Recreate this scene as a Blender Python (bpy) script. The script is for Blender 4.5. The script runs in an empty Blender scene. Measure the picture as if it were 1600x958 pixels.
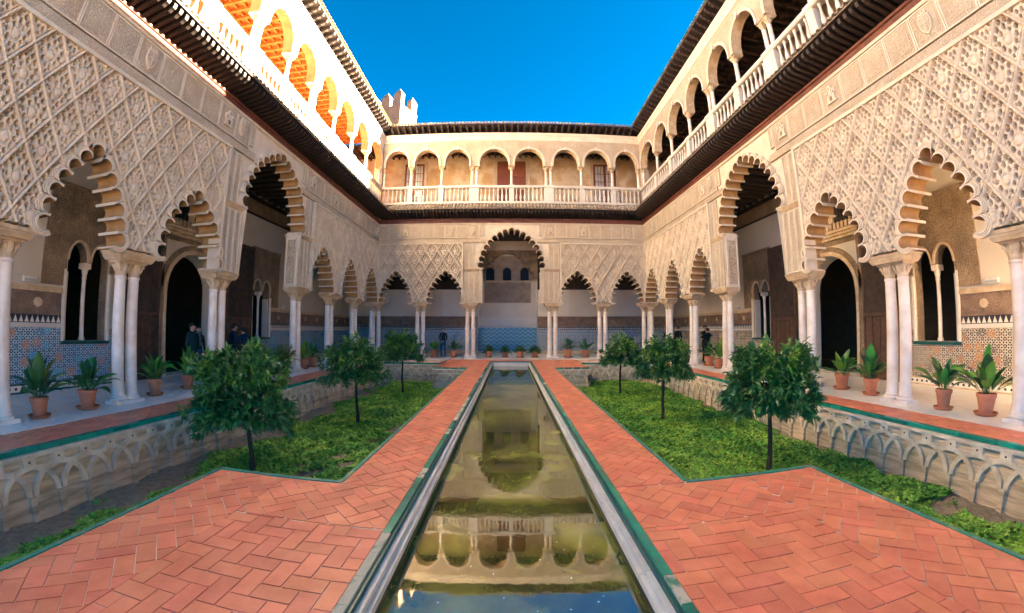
import bpy, math, random
import numpy as np
from mathutils import Vector, Matrix
from mathutils.geometry import tessellate_polygon

R = math.radians
PI = math.pi
random.seed(7)
RNG = np.random.default_rng(11)
SC = bpy.context.scene
COL = SC.collection

# ------------------------------------------------------------------ camera
# wide fisheye lens, image radius = F * (t + C3 t^3) pixels of a 1600 px wide frame
F, C3 = 600.0, 0.1269
th = np.linspace(0.0, 1.45, 400)
r_mm = F * (th + C3 * th ** 3) * 36.0 / 1600.0
A = np.stack([r_mm, r_mm ** 2, r_mm ** 3, r_mm ** 4], 1)
KK = np.linalg.lstsq(A, th, rcond=None)[0]
cam = bpy.data.cameras.new('camera')
camo = bpy.data.objects.new('camera', cam)
COL.objects.link(camo)
cam.type = 'PANO'
cam.panorama_type = 'FISHEYE_LENS_POLYNOMIAL'
cam.sensor_fit = 'HORIZONTAL'
cam.sensor_width = 36.0
cam.sensor_height = 36.0 * 613 / 1024
cam.fisheye_fov = R(178)
cam.fisheye_polynomial_k0 = 0.0
cam.fisheye_polynomial_k1 = -float(KK[0])
cam.fisheye_polynomial_k2 = -float(KK[1])
cam.fisheye_polynomial_k3 = -float(KK[2])
cam.fisheye_polynomial_k4 = -float(KK[3])
cam.clip_start = 0.05
cam.clip_end = 5000
PITCH, YAW, ROLL = 0.05852, 0.00509, -0.00086


def cam_axis(v):
    x, y, z = v
    c, s = math.cos(ROLL), math.sin(ROLL)
    x, z = c * x + s * z, -s * x + c * z
    c, s = math.cos(PITCH), math.sin(PITCH)
    y, z = c * y - s * z, s * y + c * z
    c, s = math.cos(YAW), math.sin(YAW)
    x, y = c * x + s * y, -s * x + c * y
    return Vector((x, y, z))


_r, _f, _u = cam_axis((1, 0, 0)), cam_axis((0, 1, 0)), cam_axis((0, 0, 1))
M = Matrix.Identity(4)
for i in range(3):
    M[i][0], M[i][1], M[i][2] = _r[i], _u[i], -_f[i]
M.translation = Vector((-0.0816, 0.0, 1.7))
camo.matrix_world = M
SC.camera = camo

# ------------------------------------------------------------------ light
SUN_EL, SUN_BACK = R(21.4), R(-8.0)         # low sun from the right, slightly ahead of the camera
to_sun = Vector((math.cos(SUN_EL) * math.cos(SUN_BACK), -math.cos(SUN_EL) * math.sin(SUN_BACK), math.sin(SUN_EL)))
W = bpy.data.worlds.new('World')
SC.world = W
W.use_nodes = True
nt = W.node_tree
sky = nt.nodes.new('ShaderNodeTexSky')
sky.sky_type = 'NISHITA'
sky.sun_disc = False
sky.sun_elevation = SUN_EL
sky.sun_rotation = R(90) + SUN_BACK
sky.altitude = 19000
sky.air_density = 1.0
sky.dust_density = 0.3
sky.ozone_density = 4.0
hs = nt.nodes.new('ShaderNodeHueSaturation')
hs.inputs['Hue'].default_value = 0.48
hs.inputs['Saturation'].default_value = 1.26
bg = nt.nodes['Background']
nt.links.new(sky.outputs[0], hs.inputs['Color'])
nt.links.new(hs.outputs[0], bg.inputs[0])
bg.inputs[1].default_value = 0.05
sl = bpy.data.lights.new('sun', 'SUN')
sl.energy = 5.0
sl.angle = R(0.5)
sl.color = (1.0, 0.87, 0.65)
so = bpy.data.objects.new('sun', sl)
COL.objects.link(so)
so.rotation_euler = to_sun.to_track_quat('Z', 'Y').to_euler()
so.location = (40, -10, 40)
SC.view_settings.view_transform = 'Standard'
SC.view_settings.look = 'None'
SC.view_settings.gamma = 1.0
SC.view_settings.exposure = 5.45
SC.render.engine = 'CYCLES'
SC.cycles.max_bounces = 8
SC.cycles.diffuse_bounces = 6
SC.cycles.glossy_bounces = 3
SC.cycles.transmission_bounces = 4
SC.cycles.use_denoising = True
SC.cycles.sample_clamp_indirect = 8.0

# ------------------------------------------------------------------ materials
MATS = {}


def mat(name, col, col2=None, scale=3.0, detail=5.0, rough=0.8, bump=0.0, bscale=40.0, kind='noise',
        island=0.0, objrand=0.0, spec=0.4, metallic=0.0, contrast=(0.35, 0.65), bdist=0.02, warp=0.0, hue=0.0):
    if name in MATS:
        return MATS[name]
    m = bpy.data.materials.new(name)
    m.use_nodes = True
    n, l = m.node_tree.nodes, m.node_tree.links
    p = n['Principled BSDF']
    p.inputs['Roughness'].default_value = rough
    p.inputs['Specular IOR Level'].default_value = spec
    p.inputs['Metallic'].default_value = metallic
    tc = n.new('ShaderNodeNewGeometry')
    col2 = col2 or tuple(c * 0.75 for c in col)
    nz = n.new('ShaderNodeTexNoise')
    nz.inputs['Scale'].default_value = scale
    nz.inputs['Detail'].default_value = detail
    nz.inputs['Roughness'].default_value = 0.6
    l.new(tc.outputs['Position'], nz.inputs['Vector'])
    rp = n.new('ShaderNodeMapRange')
    rp.inputs[1].default_value, rp.inputs[2].default_value = contrast
    l.new(nz.outputs[0], rp.inputs[0])
    mx = n.new('ShaderNodeMix')
    mx.data_type = 'RGBA'
    mx.inputs[6].default_value = (*col2, 1)
    mx.inputs[7].default_value = (*col, 1)
    l.new(rp.outputs[0], mx.inputs[0])
    out = mx.outputs[2]
    if island or objrand:
        if island:
            g = n.new('ShaderNodeNewGeometry')
            oi = n.new('ShaderNodeObjectInfo')
            sm = n.new('ShaderNodeMath')
            l.new(g.outputs['Random Per Island'], sm.inputs[0])
            l.new(oi.outputs['Random'], sm.inputs[1])
            fr = n.new('ShaderNodeMath')
            fr.operation = 'FRACT'
            l.new(sm.outputs[0], fr.inputs[0])
            rnd = fr.outputs[0]
            amt = island
        else:
            g = n.new('ShaderNodeObjectInfo')
            rnd = g.outputs['Random']
            amt = objrand
        mr = n.new('ShaderNodeMapRange')
        mr.inputs[3].default_value, mr.inputs[4].default_value = 1 - amt, 1 + amt
        l.new(rnd, mr.inputs[0])
        hv = n.new('ShaderNodeHueSaturation')
        l.new(out, hv.inputs['Color'])
        l.new(mr.outputs[0], hv.inputs['Value'])
        if hue:
            w = n.new('ShaderNodeTexWhiteNoise')
            w.noise_dimensions = '1D'
            l.new(rnd, w.inputs['W'])
            m2 = n.new('ShaderNodeMapRange')
            m2.inputs[3].default_value, m2.inputs[4].default_value = 0.5 - hue, 0.5 + hue
            l.new(w.outputs[0], m2.inputs[0])
            l.new(m2.outputs[0], hv.inputs['Hue'])
        out = hv.outputs[0]
    l.new(out, p.inputs['Base Color'])
    if bump:
        b = n.new('ShaderNodeBump')
        b.inputs['Strength'].default_value = bump
        b.inputs['Distance'].default_value = bdist
        if kind == 'carved':
            wz = n.new('ShaderNodeTexNoise')
            wz.inputs['Scale'].default_value = bscale * 0.35
            wz.inputs['Detail'].default_value = 1.0
            l.new(tc.outputs['Position'], wz.inputs['Vector'])
            va = n.new('ShaderNodeMix')
            va.data_type = 'VECTOR'
            va.inputs[0].default_value = 0.12
            l.new(tc.outputs['Position'], va.inputs[4])
            l.new(wz.outputs['Color'], va.inputs[5])
            vo = n.new('ShaderNodeTexVoronoi')
            vo.feature = 'DISTANCE_TO_EDGE'
            vo.inputs['Scale'].default_value = bscale
            l.new(va.outputs[1], vo.inputs['Vector'])
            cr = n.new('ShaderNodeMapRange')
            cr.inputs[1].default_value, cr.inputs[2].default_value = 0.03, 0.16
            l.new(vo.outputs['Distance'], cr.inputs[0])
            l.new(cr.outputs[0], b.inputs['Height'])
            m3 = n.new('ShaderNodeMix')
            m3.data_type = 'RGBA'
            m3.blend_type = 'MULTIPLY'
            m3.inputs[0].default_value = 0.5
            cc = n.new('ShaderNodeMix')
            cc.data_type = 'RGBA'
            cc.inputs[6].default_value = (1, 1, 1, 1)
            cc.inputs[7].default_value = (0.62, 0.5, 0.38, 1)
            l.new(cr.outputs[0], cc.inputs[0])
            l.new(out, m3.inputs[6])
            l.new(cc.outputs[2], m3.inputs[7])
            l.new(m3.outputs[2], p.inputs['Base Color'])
        elif kind == 'courses':
            mp = n.new('ShaderNodeMapping')
            mp.inputs['Scale'].default_value = (.12, .12, 1)
            l.new(tc.outputs['Position'], mp.inputs[0])
            bn = n.new('ShaderNodeTexNoise')
            bn.inputs['Scale'].default_value = bscale
            bn.inputs['Detail'].default_value = 5
            l.new(mp.outputs[0], bn.inputs['Vector'])
            l.new(bn.outputs[0], b.inputs['Height'])
            l.new(mp.outputs[0], nz.inputs['Vector'])
        elif kind == 'wood':
            mp = n.new('ShaderNodeMapping')
            mp.inputs['Scale'].default_value = (1, 1, 0.06)
            l.new(tc.outputs['Position'], mp.inputs[0])
            bn = n.new('ShaderNodeTexNoise')
            bn.inputs['Scale'].default_value = bscale
            l.new(mp.outputs[0], bn.inputs['Vector'])
            l.new(bn.outputs[0], b.inputs['Height'])
        else:
            bn = n.new('ShaderNodeTexNoise')
            bn.inputs['Scale'].default_value = bscale
            bn.inputs['Detail'].default_value = 6
            l.new(tc.outputs['Position'], bn.inputs['Vector'])
            l.new(bn.outputs[0], b.inputs['Height'])
        l.new(b.outputs[0], p.inputs['Normal'])
    MATS[name] = m
    return m


def zellige(name, cols, lattice, k=17.0, big=1.05):
    """Star tilework: four crossed cosine waves give an eight-fold star field."""
    m = bpy.data.materials.new(name)
    m.use_nodes = True
    n, l = m.node_tree.nodes, m.node_tree.links
    p = n['Principled BSDF']
    p.inputs['Roughness'].default_value = 0.25
    tc = n.new('ShaderNodeTexCoord')
    sx = n.new('ShaderNodeSeparateXYZ')
    l.new(tc.outputs['Object'], sx.inputs[0])

    def ma(op, a, b=None):
        x = n.new('ShaderNodeMath')
        x.operation = op
        for i, v in enumerate((a, b)):
            if v is None:
                continue
            if isinstance(v, (int, float)):
                x.inputs[i].default_value = v
            else:
                l.new(v, x.inputs[i])
        return x.outputs[0]
    u, v = sx.outputs[0], sx.outputs[2]
    tot = None
    w = 2 * PI * k
    for a in range(4):
        ang = a * PI / 4
        pr = ma('ADD', ma('MULTIPLY', u, math.cos(ang) * w), ma('MULTIPLY', v, math.sin(ang) * w))
        c = ma('COSINE', pr)
        tot = c if tot is None else ma('ADD', tot, c)
    rp = n.new('ShaderNodeValToRGB')
    e = rp.color_ramp.elements
    e[0].position, e[0].color = 0.0, (*cols[0], 1)
    e[1].position, e[1].color = 0.30, (*lattice, 1)
    x = e.new(0.62)
    x.color = (*lattice, 1)
    x = e.new(0.70)
    x.color = (*cols[1], 1)
    rp.color_ramp.interpolation = 'CONSTANT'
    e[1].position = 0.27
    l.new(ma('MULTIPLY', ma('ADD', tot, 2.2), 1 / 6.2), rp.inputs[0])
    vo = n.new('ShaderNodeTexVoronoi')
    vo.inputs['Scale'].default_value = big * 3
    vo.inputs['Randomness'].default_value = 0.75
    l.new(tc.outputs['Object'], vo.inputs['Vector'])
    r2 = n.new('ShaderNodeValToRGB')
    r2.color_ramp.interpolation = 'CONSTANT'
    el = r2.color_ramp.elements
    el[0].color = (*cols[2], 1)
    el[1].position, el[1].color = 0.33, (*cols[3], 1)
    x = el.new(0.66)
    x.color = (*cols[4], 1)
    sp = n.new('ShaderNodeSeparateColor')
    l.new(vo.outputs['Color'], sp.inputs[0])
    l.new(sp.outputs[0], r2.inputs[0])
    near = n.new('ShaderNodeMapRange')
    near.inputs[1].default_value, near.inputs[2].default_value = 0.50, 0.25
    l.new(vo.outputs['Distance'], near.inputs[0])
    star = ma('MULTIPLY', near.outputs[0], ma('GREATER_THAN', ma('ABSOLUTE', tot), 0.75))
    mx = n.new('ShaderNodeMix')
    mx.data_type = 'RGBA'
    l.new(star, mx.inputs[0])
    l.new(rp.outputs[0], mx.inputs[6])
    l.new(r2.outputs[0], mx.inputs[7])
    l.new(mx.outputs[2], p.inputs['Base Color'])
    MATS[name] = m
    return m


def chevron(name, a, b):
    m = bpy.data.materials.new(name)
    m.use_nodes = True
    n, l = m.node_tree.nodes, m.node_tree.links
    p = n['Principled BSDF']
    p.inputs['Roughness'].default_value = 0.3
    tc = n.new('ShaderNodeTexCoord')
    sx = n.new('ShaderNodeSeparateXYZ')
    l.new(tc.outputs['Object'], sx.inputs[0])
    pp = n.new('ShaderNodeMath'); pp.operation = 'PINGPONG'; pp.inputs[1].default_value = 0.20
    l.new(sx.outputs[0], pp.inputs[0])
    ad = n.new('ShaderNodeMath'); ad.operation = 'ADD'
    l.new(pp.outputs[0], ad.inputs[0]); l.new(sx.outputs[2], ad.inputs[1])
    mu = n.new('ShaderNodeMath'); mu.operation = 'MULTIPLY'; mu.inputs[1].default_value = 3.6
    l.new(ad.outputs[0], mu.inputs[0])
    fr = n.new('ShaderNodeMath'); fr.operation = 'FRACT'
    l.new(mu.outputs[0], fr.inputs[0])
    gt = n.new('ShaderNodeMath'); gt.operation = 'GREATER_THAN'; gt.inputs[1].default_value = 0.5
    l.new(fr.outputs[0], gt.inputs[0])
    mx = n.new('ShaderNodeMix'); mx.data_type = 'RGBA'
    mx.inputs[6].default_value = (*a, 1); mx.inputs[7].default_value = (*b, 1)
    l.new(gt.outputs[0], mx.inputs[0])
    l.new(mx.outputs[2], p.inputs['Base Color'])
    MATS[name] = m
    return m


mat('stucco', (0.7, 0.57, 0.41), (0.57, 0.44, 0.305), scale=2.2, bump=0.35, bscale=55, rough=0.9)
mat('stucco_smooth', (0.7, 0.59, 0.44), (0.6, 0.485, 0.35), scale=2.5, bump=0.15, bscale=30, rough=0.85)
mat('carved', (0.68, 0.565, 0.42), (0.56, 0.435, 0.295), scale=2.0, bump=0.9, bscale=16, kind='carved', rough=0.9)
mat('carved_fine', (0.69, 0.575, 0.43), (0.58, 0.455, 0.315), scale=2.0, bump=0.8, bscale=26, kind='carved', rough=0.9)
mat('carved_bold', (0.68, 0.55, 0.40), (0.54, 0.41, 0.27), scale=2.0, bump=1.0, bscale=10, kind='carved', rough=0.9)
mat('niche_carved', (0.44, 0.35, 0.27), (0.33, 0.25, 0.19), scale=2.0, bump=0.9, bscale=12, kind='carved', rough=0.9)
mat('ochre', (0.44, 0.25, 0.10), (0.32, 0.17, 0.065), scale=3, bump=0.2, bscale=25, rough=0.85)
mat('soffit_shade', (0.42, 0.25, 0.11), (0.34, 0.19, 0.08), scale=3, bump=0.2, bscale=25, rough=0.85)  # orange shade under the sunlit upper arches, painted as a colour
mat('impost', (0.62, 0.47, 0.31), (0.46, 0.31, 0.17), scale=4, bump=0.2, bscale=40, rough=0.8)
mat('column_marble', (0.84, 0.735, 0.62), (0.68, 0.54, 0.42), scale=2.4, detail=8, bump=0.08, bscale=18, rough=0.45)
mat('upper_white', (0.64, 0.58, 0.5), (0.57, 0.5, 0.41), scale=1.5, bump=0.2, bscale=25, rough=0.85)
mat('upper_cream', (0.57, 0.46, 0.335), (0.48, 0.37, 0.25), scale=1.2, bump=0.6, bscale=15, kind='carved', rough=0.9)
mat('stained_wall', (0.58, 0.46, 0.325), (0.43, 0.275, 0.14), scale=1.3, detail=9, bump=0.4, bscale=30, rough=0.9, contrast=(0.40, 0.6))
mat('wood_dark', (0.035, 0.020, 0.014), (0.022, 0.013, 0.010), scale=8, bump=0.3, bscale=60, rough=0.6)
mat('wood_red', (0.16, 0.045, 0.022), (0.09, 0.025, 0.014), scale=5, bump=0.2, bscale=50, rough=0.6)
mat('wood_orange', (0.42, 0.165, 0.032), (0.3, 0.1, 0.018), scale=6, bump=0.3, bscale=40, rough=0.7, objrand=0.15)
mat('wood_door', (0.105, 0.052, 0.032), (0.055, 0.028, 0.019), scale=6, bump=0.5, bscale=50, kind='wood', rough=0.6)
mat('wood_carved', (0.085, 0.055, 0.042), (0.045, 0.03, 0.024), scale=4, bump=0.8, bscale=22, kind='carved', rough=0.75)
mat('wood_window', (0.22, 0.06, 0.025), (0.15, 0.04, 0.018), scale=8, rough=0.5)
mat('eave_tile', (0.52, 0.39, 0.29), (0.2, 0.16, 0.09), scale=9, bump=0.4, bscale=40, rough=0.85, objrand=0.22, contrast=(0.42, 0.58))
mat('roof_tile', (0.40, 0.20, 0.055), (0.16, 0.09, 0.03), scale=9, bump=0.3, bscale=40, rough=0.5, objrand=0.3)
mat('roof_tile_green', (0.02, 0.16, 0.12), (0.35, 0.36, 0.28), scale=6, bump=0.2, bscale=40, rough=0.3, objrand=0.4, contrast=(0.5, 0.62))
mat('plaster', (0.62, 0.54, 0.44), (0.55, 0.47, 0.38), scale=0.8, bump=0.1, bscale=15, rough=0.9)
mat('plaster_pale', (0.66, 0.60, 0.52), (0.58, 0.52, 0.44), scale=0.8, bump=0.1, bscale=15, rough=0.9)
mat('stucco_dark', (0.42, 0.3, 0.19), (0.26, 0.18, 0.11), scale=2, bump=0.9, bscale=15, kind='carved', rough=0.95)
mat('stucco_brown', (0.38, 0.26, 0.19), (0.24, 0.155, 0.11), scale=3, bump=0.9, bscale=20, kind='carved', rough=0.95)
mat('shade_fill', (0.06, 0.048, 0.036), rough=1.0)  # near-black colour stands in for the shade of unlit interiors
mat('frame_green', (0.015, 0.09, 0.08), rough=0.35)
mat('trim_white', (0.76, 0.7, 0.58), (0.66, 0.6, 0.48), scale=8, rough=0.5)
mat('trim_dark', (0.04, 0.035, 0.045), rough=0.4)
mat('marble_floor', (0.8, 0.75, 0.68), (0.67, 0.63, 0.57), scale=1.7, detail=9, rough=0.32, objrand=0.08)
mat('paver', (0.78, 0.26, 0.145), (0.62, 0.17, 0.09), scale=2.6, detail=6, bump=0.25, bscale=45, rough=0.42, island=0.10, hue=0.006, bdist=0.01)
mat('mortar', (0.8, 0.65, 0.55), (0.46, 0.2, 0.13), scale=1.6, rough=0.9, bump=0.2, bscale=90)
mat('green_tile', (0.008, 0.26, 0.16), (0.014, 0.17, 0.115), scale=6, rough=0.22, objrand=0.25, spec=0.6, bump=0.15, bscale=20)
mat('green_tile_worn', (0.50, 0.47, 0.36), (0.05, 0.20, 0.13), scale=5, rough=0.5, objrand=0.15, bump=0.5, bscale=25, contrast=(0.38, 0.5))
mat('green_edge', (0.02, 0.22, 0.15), (0.30, 0.33, 0.22), scale=5, rough=0.4, bump=0.4, bscale=25, contrast=(0.28, 0.5))
mat('green_side', (0.008, 0.1, 0.08), rough=0.3)
mat('coping', (0.66, 0.64, 0.58), (0.52, 0.5, 0.45), scale=3, detail=8, rough=0.65, objrand=0.06)
mat('soil', (0.44, 0.32, 0.2), (0.27, 0.19, 0.12), scale=9, bump=0.9, bscale=40, rough=1.0, bdist=0.05)
mat('ground_far', (0.22, 0.17, 0.12), rough=1.0)
mat('garden_plaster', (0.72, 0.56, 0.38), (0.42, 0.315, 0.2), scale=11, detail=8, bump=0.9, bscale=24, kind='courses', rough=0.95, contrast=(0.36, 0.6))
mat('garden_rib', (0.82, 0.69, 0.51), (0.56, 0.44, 0.3), scale=4, detail=7, bump=0.3, bscale=35, rough=0.9)
mat('garden_brick', (0.58, 0.46, 0.34), (0.38, 0.28, 0.19), scale=6, detail=7, bump=0.5, bscale=35, rough=0.95, objrand=0.2)
mat('pool_floor', (0.10, 0.10, 0.03), (0.03, 0.035, 0.012), scale=2, rough=0.8)
mat('pot', (0.52, 0.19, 0.095), (0.42, 0.145, 0.075), scale=6, rough=0.75, objrand=0.22)
mat('saucer', (0.52, 0.17, 0.075), (0.42, 0.13, 0.06), scale=6, rough=0.7)
mat('leaf_tree', (0.075, 0.19, 0.042), (0.045, 0.13, 0.03), scale=3, rough=0.32, island=0.45, hue=0.035, spec=0.5)
mat('leaf_tree_young', (0.17, 0.31, 0.04), (0.11, 0.23, 0.03), scale=3, rough=0.35, island=0.4, hue=0.03, spec=0.5)
mat('leaf_dark', (0.035, 0.12, 0.04), (0.024, 0.085, 0.028), scale=5, rough=0.35, objrand=0.4, hue=0.03)
mat('leaf_mid', (0.07, 0.21, 0.035), (0.05, 0.155, 0.028), scale=5, rough=0.35, objrand=0.35, hue=0.03)
mat('leaf_bright', (0.17, 0.36, 0.04), (0.12, 0.29, 0.03), scale=5, rough=0.4, objrand=0.3, hue=0.02)
mat('leaf_fern', (0.07, 0.15, 0.02), (0.04, 0.10, 0.015), scale=5, rough=0.5, island=0.4, hue=0.02)
mat('leaf_yellow', (0.25, 0.27, 0.035), (0.16, 0.19, 0.025), scale=5, rough=0.5, island=0.35, hue=0.02)
mat('cover', (0.25, 0.44, 0.05), (0.09, 0.27, 0.03), scale=1.1, rough=0.6, island=0.5, hue=0.04, contrast=(0.4, 0.6))
mat('bark', (0.060, 0.045, 0.032), (0.035, 0.026, 0.019), scale=12, bump=0.6, bscale=40, rough=0.95)
mat('tower_brick', (0.22, 0.145, 0.09), (0.16, 0.1, 0.06), scale=4, bump=0.5, bscale=20, rough=0.95)
mat('sign_white', (0.70, 0.66, 0.56), rough=0.5)
mat('metal_dark', (0.02, 0.02, 0.022), rough=0.5)
mat('glass_pane', (0.55, 0.55, 0.52), (0.35, 0.36, 0.36), scale=2, rough=0.15, spec=0.6)
mat('glass_dark', (0.012, 0.02, 0.032), rough=0.6, spec=0.1)
mat('skin', (0.52, 0.30, 0.21), rough=0.6)
mat('cloth_black', (0.010, 0.010, 0.012), rough=0.85)
mat('cloth_teal', (0.012, 0.035, 0.040), rough=0.85)
mat('cloth_navy', (0.012, 0.022, 0.05), rough=0.85)
mat('cloth_jeans', (0.03, 0.09, 0.19), (0.02, 0.06, 0.14), scale=20, rough=0.85)
mat('cloth_grey', (0.14, 0.14, 0.145), rough=0.9)
mat('cloth_white', (0.65, 0.65, 0.65), rough=0.8)
mat('hair_dark', (0.014, 0.010, 0.008), rough=0.6)
mat('hair_brown', (0.05, 0.028, 0.016), rough=0.6)
zellige('zellige_blue', [(0.015, 0.03, 0.06), (0.05, 0.28, 0.42), (0.03, 0.34, 0.52), (0.46, 0.17, 0.07), (0.03, 0.14, 0.30)], (0.40, 0.52, 0.56))
zellige('zellige_warm', [(0.02, 0.018, 0.018), (0.30, 0.15, 0.07), (0.42, 0.16, 0.04), (0.06, 0.05, 0.05), (0.30, 0.12, 0.05)], (0.52, 0.46, 0.37))
zellige('zellige_pale', [(0.10, 0.12, 0.15), (0.30, 0.31, 0.30), (0.16, 0.28, 0.33), (0.32, 0.27, 0.2), (0.12, 0.16, 0.22)], (0.40, 0.42, 0.41), k=10.0, big=1.05)
chevron('chevron_blue', (0.035, 0.16, 0.22), (0.14, 0.29, 0.32))

# water: dark reflecting sheet over an algae-green bottom
m = bpy.data.materials.new('pool_water')
m.use_nodes = True
n, l = m.node_tree.nodes, m.node_tree.links
p = n['Principled BSDF']
tc = n.new('ShaderNodeTexCoord')
nz = n.new('ShaderNodeTexNoise')
nz.inputs['Scale'].default_value = 1.6
nz.inputs['Detail'].default_value = 8
l.new(tc.outputs['Object'], nz.inputs['Vector'])
rp = n.new('ShaderNodeValToRGB')
rp.color_ramp.elements[0].position, rp.color_ramp.elements[0].color = 0.40, (0.055, 0.055, 0.014, 1)
rp.color_ramp.elements[1].position, rp.color_ramp.elements[1].color = 0.70, (0.26, 0.27, 0.05, 1)
l.new(nz.outputs[0], rp.inputs[0])
l.new(rp.outputs[0], p.inputs['Base Color'])
p.inputs['Roughness'].default_value = 0.03
p.inputs['IOR'].default_value = 2.6
p.inputs['Specular IOR Level'].default_value = 0.5
b = n.new('ShaderNodeBump')
b.inputs['Strength'].default_value = 0.03
b.inputs['Distance'].default_value = 0.02
n2 = n.new('ShaderNodeTexNoise')
n2.inputs['Scale'].default_value = 5
l.new(tc.outputs['Object'], n2.inputs['Vector'])
l.new(n2.outputs[0], b.inputs['Height'])
l.new(b.outputs[0], p.inputs['Normal'])
MATS['pool_water'] = m


# ------------------------------------------------------------------ mesh helpers
class MB:
    def __init__(s):
        s.v, s.f, s.m = [], [], []

    def add(s, verts, faces, m=0):
        o = len(s.v)
        s.v.extend(verts)
        s.f.extend([tuple(i + o for i in f) for f in faces])
        s.m.extend([m] * len(faces))

    def box(s, x0, x1, y0, y1, z0, z1, m=0):
        s.add([(x0, y0, z0), (x1, y0, z0), (x1, y1, z0), (x0, y1, z0), (x0, y0, z1), (x1, y0, z1), (x1, y1, z1), (x0, y1, z1)],
              [(0, 3, 2, 1), (4, 5, 6, 7), (0, 1, 5, 4), (1, 2, 6, 5), (2, 3, 7, 6), (3, 0, 4, 7)], m)

    def frustum(s, c, h0, h1, z0, z1, m=0):
        (cx, cy), (a, b), (e, f) = c, h0, h1
        s.add([(cx - a, cy - b, z0), (cx + a, cy - b, z0), (cx + a, cy + b, z0), (cx - a, cy + b, z0),
               (cx - e, cy - f, z1), (cx + e, cy - f, z1), (cx + e, cy + f, z1), (cx - e, cy + f, z1)],
              [(0, 3, 2, 1), (4, 5, 6, 7), (0, 1, 5, 4), (1, 2, 6, 5), (2, 3, 7, 6), (3, 0, 4, 7)], m)

    def lathe(s, prof, n=12, c=(0, 0), m=0, a0=0.0):
        vs, fs = [], []
        for r, z in prof:
            for k in range(n):
                a = a0 + 2 * PI * k / n
                vs.append((c[0] + r * math.cos(a), c[1] + r * math.sin(a), z))
        for i in range(len(prof) - 1):
            for k in range(n):
                k2 = (k + 1) % n
                fs.append((i * n + k, i * n + k2, (i + 1) * n + k2, (i + 1) * n + k))
        fs.append(tuple(range(n))[::-1])
        fs.append(tuple((len(prof) - 1) * n + k for k in range(n)))
        s.add(vs, fs, m)

    def tube(s, pts, rad, n=8, m=0):
        """tube along 3D points with radii"""
        P = [Vector(q) for q in pts]
        vs, fs = [], []
        for i, q in enumerate(P):
            t = (P[min(i + 1, len(P) - 1)] - P[max(i - 1, 0)]).normalized()
            a = t.orthogonal().normalized() if i == 0 else (a - t * a.dot(t)).normalized()
            bb = t.cross(a)
            for k in range(n):
                an = 2 * PI * k / n
                vs.append(tuple(q + (a * math.cos(an) + bb * math.sin(an)) * rad[i]))
        for i in range(len(P) - 1):
            for k in range(n):
                k2 = (k + 1) % n
                fs.append((i * n + k, i * n + k2, (i + 1) * n + k2, (i + 1) * n + k))
        fs.append(tuple(range(n))[::-1])
        fs.append(tuple((len(P) - 1) * n + k for k in range(n)))
        s.add(vs, fs, m)

    def prism(s, poly, fn, w0, w1, m=0, caps=True):
        """extrude a 2D polygon; fn(u, v, w) gives the 3D point"""
        k = len(poly)
        vs = [fn(u, v, w0) for u, v in poly] + [fn(u, v, w1) for u, v in poly]
        fs = [(i, (i + 1) % k, k + (i + 1) % k, k + i) for i in range(k)]
        s.add(vs, fs, m)
        if caps:
            tr = tessellate_polygon([[Vector((u, v, 0)) for u, v in poly]])
            s.add(vs[:k], [tuple(t) for t in tr], m)
            s.add(vs[k:], [tuple(reversed(t)) for t in tr], m)

    def mesh(s, name, mats, smooth=0):
        me = bpy.data.meshes.new(name)
        me.from_pydata(s.v, [], s.f)
        for q in mats:
            me.materials.append(MATS[q])
        if len(mats) > 1:
            me.polygons.foreach_set('material_index', s.m)
        if smooth:
            me.shade_smooth()
            me.set_sharp_from_angle(angle=R(smooth))
        me.update()
        return me

    def build(s, name, mats, parent=None, loc=(0, 0, 0), smooth=0):
        return link(name, s.mesh(name, mats, smooth), parent, loc)


def link(name, me, parent=None, loc=(0, 0, 0), rot=None):
    o = bpy.data.objects.new(name, me)
    COL.objects.link(o)
    o.location = loc
    if rot is not None:
        o.rotation_euler = rot
    if parent is not None:
        o.parent = parent
    return o


def mesh_np(name, V, Fq, mats, mi=None):
    me = bpy.data.meshes.new(name)
    nf, k = Fq.shape
    me.vertices.add(len(V))
    me.vertices.foreach_set('co', np.asarray(V, np.float32).ravel())
    me.loops.add(nf * k)
    me.loops.foreach_set('vertex_index', np.asarray(Fq, np.int32).ravel())
    me.polygons.add(nf)
    me.polygons.foreach_set('loop_start', np.arange(0, nf * k, k, dtype=np.int32))
    for q in mats:
        me.materials.append(MATS[q])
    if mi is not None:
        me.polygons.foreach_set('material_index', np.asarray(mi, np.int32))
    me.update(calc_edges=True)
    me.validate()
    return me


def thing(name, label, cat, loc=(0, 0, 0), rz=0.0, group=None):
    o = bpy.data.objects.new(name, None)
    COL.objects.link(o)
    o.location = loc
    o.rotation_euler = (0, 0, rz)
    return tag(o, label, cat, group)


def tag(o, label, cat, group=None):
    o['label'] = label
    o['category'] = cat
    if group:
        o['group'] = group
    return o


def struct(o, label=None):
    o['kind'] = 'structure'
    if label:
        o['label'] = label
    return o


def stuff(o, label=None):
    o['kind'] = 'stuff'
    if label:
        o['label'] = label
    return o


# ------------------------------------------------------------------ lobed arches
DELTA = R(32)


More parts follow.
